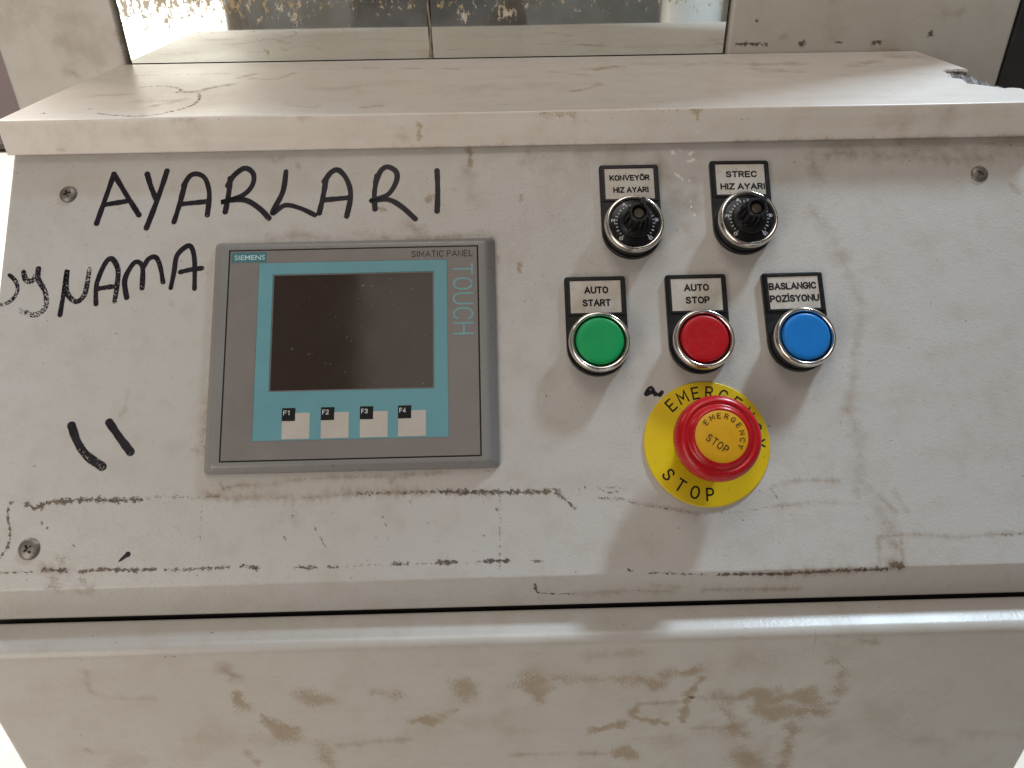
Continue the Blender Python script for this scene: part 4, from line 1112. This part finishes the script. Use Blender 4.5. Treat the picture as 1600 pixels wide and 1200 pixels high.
def knob(u, v, label, lines, tip=(0, 0), rz=0.0, spin=0.0):
    b = mounted('potentiometer_knob', u, v, rz)
    tag(b, label, 'rotary knob')
    legend(b, lines)
    head_ring(b)
    d = lathe('dial_plate', [(12.4, 8.0), (12.4, 10.6), (11.9, 10.9), (0.0001, 10.9)], MAT['dial'], b, seg=72)
    for k in range(25):          # scale ticks and figures round the dial
        a = rad(228-276*k/24)
        long_ = k % 2 == 0
        r0, r1 = (8.9, 10.0) if long_ else (8.9, 9.5)
        v_, f_, _ = ribbon([(r0*math.cos(a), r0*math.sin(a)), (r1*math.cos(a), r1*math.sin(a))], 0.45, 10.95, smooth=False)
        if True:
            mesh_obj('scale_tick', [(x*MM, y*MM, z*MM) for x, y, z in v_], f_, MAT['print_grey'], d)
    for k in range(0, 11, 2):
        a = rad(228-276*k/10)
        q = text('scale_figure', str(k), MAT['print_grey'], d, -0.95, 0.95, 0, 1.9, 10.95, bold=0.03)
        q.matrix_basis = Matrix.Translation((10.95*math.cos(a)*MM, 10.95*math.sin(a)*MM, 0)) @ Matrix.Rotation(a-math.pi/2, 4, 'Z')
    k_ = lathe('knob_skirt', [(8.6, 10.9), (8.6, 12.0), (8.2, 12.6), (6.6, 13.2), (6.0, 13.6)], MAT['black_plastic'], b, seg=60)
    def ribs(r, h, a): return 0.55*(1 if math.cos(13*a) > 0.1 else -1.0) if 13.5 < h < 23.0 and r > 4.5 else 0.0
    kk = lathe('knob_grip', [(6.1, 13.2), (5.9, 13.8), (5.4, 18.0), (5.1, 22.0), (4.9, 23.6), (4.5, 24.0), (3.7, 24.0), (3.5, 23.6), (3.4, 21.0), (0.001, 21.0)], MAT['black_plastic'], b, seg=144, auto=25, mod=ribs)
    lathe('shaft_end', [(2.6, 20.6), (2.6, 22.2), (2.3, 22.6), (0.001, 22.6)], MAT['brass'], kk, seg=32)
    # pointer fin
    a = spin; c, s = math.cos(a), math.sin(a)
    def T_(x, y, z): return ((x*c-y*s)*MM, (x*s+y*c)*MM, z*MM)
    vs = [T_(*q) for q in ((4.4, -1.0, 13.5), (4.4, 1.0, 13.5), (8.2, .9, 13.5), (8.2, -.9, 13.5), (4.2, -1.3, 24.6), (4.2, 1.3, 24.6), (7.6, .9, 24.6), (7.6, -.9, 24.6))]
    mesh_obj('pointer_fin', vs, [(0, 1, 2, 3)[::-1], (4, 5, 6, 7)[::-1], (0, 4, 5, 1)[::-1], (1, 5, 6, 2)[::-1], (2, 6, 7, 3)[::-1], (3, 7, 4, 0)[::-1]], MAT['black_plastic'], kk)
    return b
knob(139.6, 60.4, 'black ribbed rotary knob in chrome ring labelled KONVEY\u00d6R HIZ AYARI', [('KONVEY\u00d6R', -10.2, 10.4, 28.0, 3.2), ('HIZ AYARI', -8.6, 9.6, 21.4, 3.2)], spin=rad(70))
knob(196.4, 61.6, 'black ribbed rotary knob in chrome ring labelled STREC HIZ AYARI', [('STREC', -7.4, 8.6, 27.6, 3.5), ('HIZ AYARI', -10.6, 12.4, 20.9, 3.5)], rz=rad(-0.5), spin=rad(48))

# ================================================================== EMERGENCY STOP
es = mounted('emergency_stop_button', 169.7, -48.8)
tag(es, 'red mushroom emergency stop button on a round yellow plate', 'emergency stop')
bp = lathe('backing_plate', [(30.3, 0.05), (30.3, 0.8), (29.9, 1.15), (29.2, 1.2), (0.001, 1.2)], MAT['yellow'], es, seg=120, auto=25)
for ch, a in zip('EMERGENCY', (130.3, 114.5, 99.0, 83.5, 67.5, 51.0, 34.0, 16.5, -1.0)):
    engraved('lettering', ch, 5.4, 0.82, (24.9*math.cos(rad(a)), 24.9*math.sin(rad(a))), rad(a-90), 1.26, MAT['print_black'], bp)
for ch, a in zip('STOP', (-143.6, -126.0, -108.0, -91.0)):
    engraved('lettering', ch, 5.6, 0.85, (24.3*math.cos(rad(a)), 24.3*math.sin(rad(a))), rad(a+90), 1.26, MAT['print_black'], bp)
lathe('neck', [(13.5, 1.1), (13.5, 3.0), (11.0, 3.4), (11.0, 15.0)], MAT['black_plastic'], es)
def knurl(r, h, a): return 0.16*(1 if math.sin(72*a) > 0 else -1) if h < 16.6 and r > 18.5 else 0.0
mh = lathe('mushroom_head', [(10.5, 13.60), (17.2, 13.80), (18.9, 14.40), (19.4, 15.40), (19.5, 16.50), (19.75, 17.00), (19.85, 19.00), (19.7, 21.00), (19.2, 22.80), (18.2, 24.30), (17.0, 25.10), (16.1, 25.20), (15.6, 24.90), (15.2, 24.70),
                             (14.7, 24.90), (14.0, 25.70), (13.2, 26.50), (12.5, 26.85), (12.15, 26.80), (12.05, 26.40), (12.0, 26.20)], MAT['red_head'], es, seg=288, auto=50, mod=knurl)
cp = lathe('cap_label', [(12.0, 26.20), (11.95, 26.60), (11.0, 26.85), (8.0, 27.15), (4.0, 27.30), (0.001, 27.35)], MAT['cap_yellow'], es, seg=96)
def zcap(r): return 28.42-0.0043*r*r+0.03
for ch, a in zip('EMERGENCY', (136, 114.5, 94, 73, 52, 31, 9, -11.5, -31)):
    engraved('lettering', ch, 2.15, 0.34, (9.25*math.cos(rad(a)), 9.25*math.sin(rad(a))), rad(a-90), 27.25, MAT['print_black'], cp, xs=1.15)
for k, ch in enumerate('STOP'):
    t = -1.5+k; ang = rad(-37)
    engraved('lettering', ch, 3.1, 0.40, (-2.3+2.9*t*math.cos(ang), -3.2+2.9*t*math.sin(ang)), ang, 27.42, MAT['print_black'], cp)

# ================================================================== THINGS BEHIND AND ROUND THE CONSOLE
def post(x0, x1, y0, y1, label):
    e = empty('steel_post', ((x0+x1)/2*MM, (y0+y1)/2*MM, -0.95))
    tag(e, label, 'steel post')
    i = Matrix.Translation((-(x0+x1)/2*MM, -(y0+y1)/2*MM, 0.95))
    for nm, lo, hi in (('column', (x0, y0, -944), (x1, y1, 900)), ('foot_plate', (x0-30, y0-30, -950), (x1+30, y1+30, -943))):
        o = wbox(nm, lo, hi, MAT['dark_steel'], None, 2.0); o.parent = e; o.matrix_parent_inverse = i
    return e
post(424, 446, 232, 290, 'black steel post beside the right edge of the machine housing')
cab = empty('dark_cabinet', (-3.4, 4.3, -0.95))
tag(cab, 'dark brown cabinet far behind the left edge of the machine housing', 'cabinet')
MAT['dark_brown'] = simple('dark_brown_paint', (0.115, 0.085, 0.085), 0.6)
CI = Matrix.Translation((3.4, -4.3, 0.95))
for nm, lo, hi in (('body', (-4400, 4000, -930), (-2300, 4600, 700)), ('door', (-4380, 3975, -900), (-3370, 3997, 680)), ('door', (-3350, 3975, -900), (-2320, 3997, 680)), ('plinth', (-4390, 4030, -950), (-2310, 4590, -931))):
    o = wbox(nm, lo, hi, MAT['dark_brown'], None, 4.0); o.parent = cab; o.matrix_parent_inverse = CI

# film roll and photographer: in front of the machine, seen only in the mirror
roll_ = empty('film_roll', (0.50, -1.05, -0.95))
tag(roll_, 'upright roll of white stretch film reflected at the right end of the mirror', 'film roll')
lathe('film_winding', [(48, 5), (62, 5), (64, 9), (64, 1190), (62, 1195), (48, 1195)], MAT['film'], roll_, seg=64)
lathe('core_tube', [(34, 0), (38, 0), (40, 2), (40, 1230), (38, 1232), (34, 1232)], MAT['card_tube'], roll_, seg=48)

MAT['jacket'] = simple('dark_jacket', (0.050, 0.050, 0.056), 0.85, var=0.25, scale=30.0, bump=0.3, bscale=500.0)
MAT['trousers'] = simple('dark_trousers', (0.030, 0.032, 0.042), 0.85, var=0.2, scale=30.0)
MAT['skin'] = simple('skin', (0.42, 0.25, 0.17), 0.5, var=0.06, scale=30.0)
MAT['hair'] = simple('dark_hair', (0.018, 0.013, 0.010), 0.6, var=0.3)
MAT['shoe'] = simple('black_shoe', (0.02, 0.02, 0.02), 0.5)
def person():
    J, E = [], []
    def j(x, y, z, rx, ry=None, link_to=None):
        J.append(((x, y, z), (rx, ry or rx)))
        if link_to is not None: E.append((link_to, len(J)-1))
        return len(J)-1
    pel = j(0, 0, .95, .185, .135)
    wai = j(0, .01, 1.10, .175, .13, pel)
    che = j(0, .0, 1.30, .18, .13, wai)
    sh0 = j(0, .0, 1.43, .11, .09, che)
    nek = j(0, .015, 1.51, .058, .058, sh0)
    hd1 = j(0, .03, 1.58, .078, .088, nek)
    hd2 = j(0, .035, 1.66, .080, .098, hd1)
    hd3 = j(0, .03, 1.73, .055, .065, hd2)
    nose = j(0, .135, 1.635, .014, .014, hd1)
    for s in (-1, 1):
        hip = j(.10*s, 0, .86, .10, .105, pel)
        kne = j(.11*s, .02, .50, .070, .075, hip)
        ank = j(.11*s, -.01, .09, .046, .05, kne)
        toe = j(.13*s, .15, .045, .040, .036, ank)
        shl = j(.185*s, 0, 1.41, .075, .075, sh0)
        elb = j(.300*s, .06, 1.055, .062, .062, shl)
        hx = .09
        wri = j(.105*s+hx, .285, 1.120, .034, .034, elb)
        pal = j(.085*s+hx, .335, 1.135, .026, .030, wri)
        for k in range(4):
            z = 1.165-.021*k; L_ = (.9, 1.0, .94, .75)[k]
            a = j(.082*s+hx, .352, z, .0095, .0095, pal)
            b = j((.082-.020*L_)*s+hx, .378, z, .0088, .0088, a)
            j((.082-.045*L_)*s+hx, .383, z, .0075, .0075, b)
        a = j(.068*s+hx, .335, 1.170, .011, .011, pal)
        j(.045*s+hx, .352, 1.178, .009, .009, a)
    me = bpy.data.meshes.new('person')
    me.from_pydata([p for p, _ in J], E, [])
    o = bpy.data.objects.new('person', me); sc.collection.objects.link(o)
    md = o.modifiers.new('skin', 'SKIN'); md.use_smooth_shade = True; md.branch_smoothing = 0.6
    for k, (_, r) in enumerate(J):
        me.skin_vertices[0].data[k].radius = r
        me.skin_vertices[0].data[k].use_root = k == 0
    sb = o.modifiers.new('sub', 'SUBSURF'); sb.levels = sb.render_levels = 2
    dg = bpy.context.evaluated_depsgraph_get()
    me2 = bpy.data.meshes.new_from_object(o.evaluated_get(dg)); me2.name = 'person'
    bpy.data.objects.remove(o)
    me2.materials.clear()
    for k in ('jacket', 'trousers', 'skin', 'hair', 'shoe'): me2.materials.append(MAT[k])
    for p in me2.polygons:
        x, y, z = p.center; p.use_smooth = True
        if z > 1.525: p.material_index = 3 if (z > 1.68 or y < 0.0) else 2
        elif y > .285 and z > 1.0: p.material_index = 2
        elif z < .075: p.material_index = 4
        elif z < .84: p.material_index = 1
        else: p.material_index = 0
    o = link(bpy.data.objects.new('person', me2))
    o.location = (-0.03, -0.775, -0.95)
    tag(o, 'person in a dark grey jacket holding a phone, reflected in the mirror', 'person')
    for s in (-1, 1):
        e = lathe('eye', [(11, 0), (9, 5), (0.01, 8)], MAT['shoe'], o, seg=16)
        e.matrix_basis = Matrix.Translation((.032*s, .118, 1.655)) @ Matrix.Rotation(-math.pi/2, 4, 'X')
    return o
person()
ph = empty('phone', cam.location - fwd*0.012)
tag(ph, 'black mobile phone held in both hands in front of the machine', 'phone')
ph.matrix_world = Matrix.Translation(M.translation - (-M.col[2].to_3d())*0.010) @ M.to_3x3().to_4x4()
slab('phone_body', -75, 75, -36, 36, -8, 0, MAT['black_plastic'], ph, 9.0, 1.2)
slab('lens_cover', -8, 20, -10, 10, -0.2, 1.2, MAT['screen'], ph, 4.0, 0.4)

mc = empty('dark_machine', (-0.05, -1.85, -0.95))
tag(mc, 'dark grey machine cabinet standing behind the person, reflected in the mirror', 'machine')
MAT['machine_grey'] = simple('dark_grey_paint', (0.105, 0.103, 0.104), 0.55, var=0.35, scale=14.0)
CI = Matrix.Translation((0.05, 1.85, 0.95))
for nm, lo, hi in (('body', (-660, -2050, -930), (560, -1712, 850)), ('door', (-640, -1710, -900), (-250, -1694, 830)), ('door', (-240, -1710, -900), (150, -1694, 830)), ('door', (160, -1710, -900), (540, -1694, 830)), ('plinth', (-650, -2040, -950), (550, -1730, -931)), ('handle', (-275, -1692, -60), (-262, -1672, 90)), ('handle', (-228, -1692, -60), (-215, -1672, 90)), ('handle', (172, -1692, -60), (185, -1672, 90))):
    o = wbox(nm, lo, hi, MAT['machine_grey'], None, 3.0); o.parent = mc; o.matrix_parent_inverse = CI
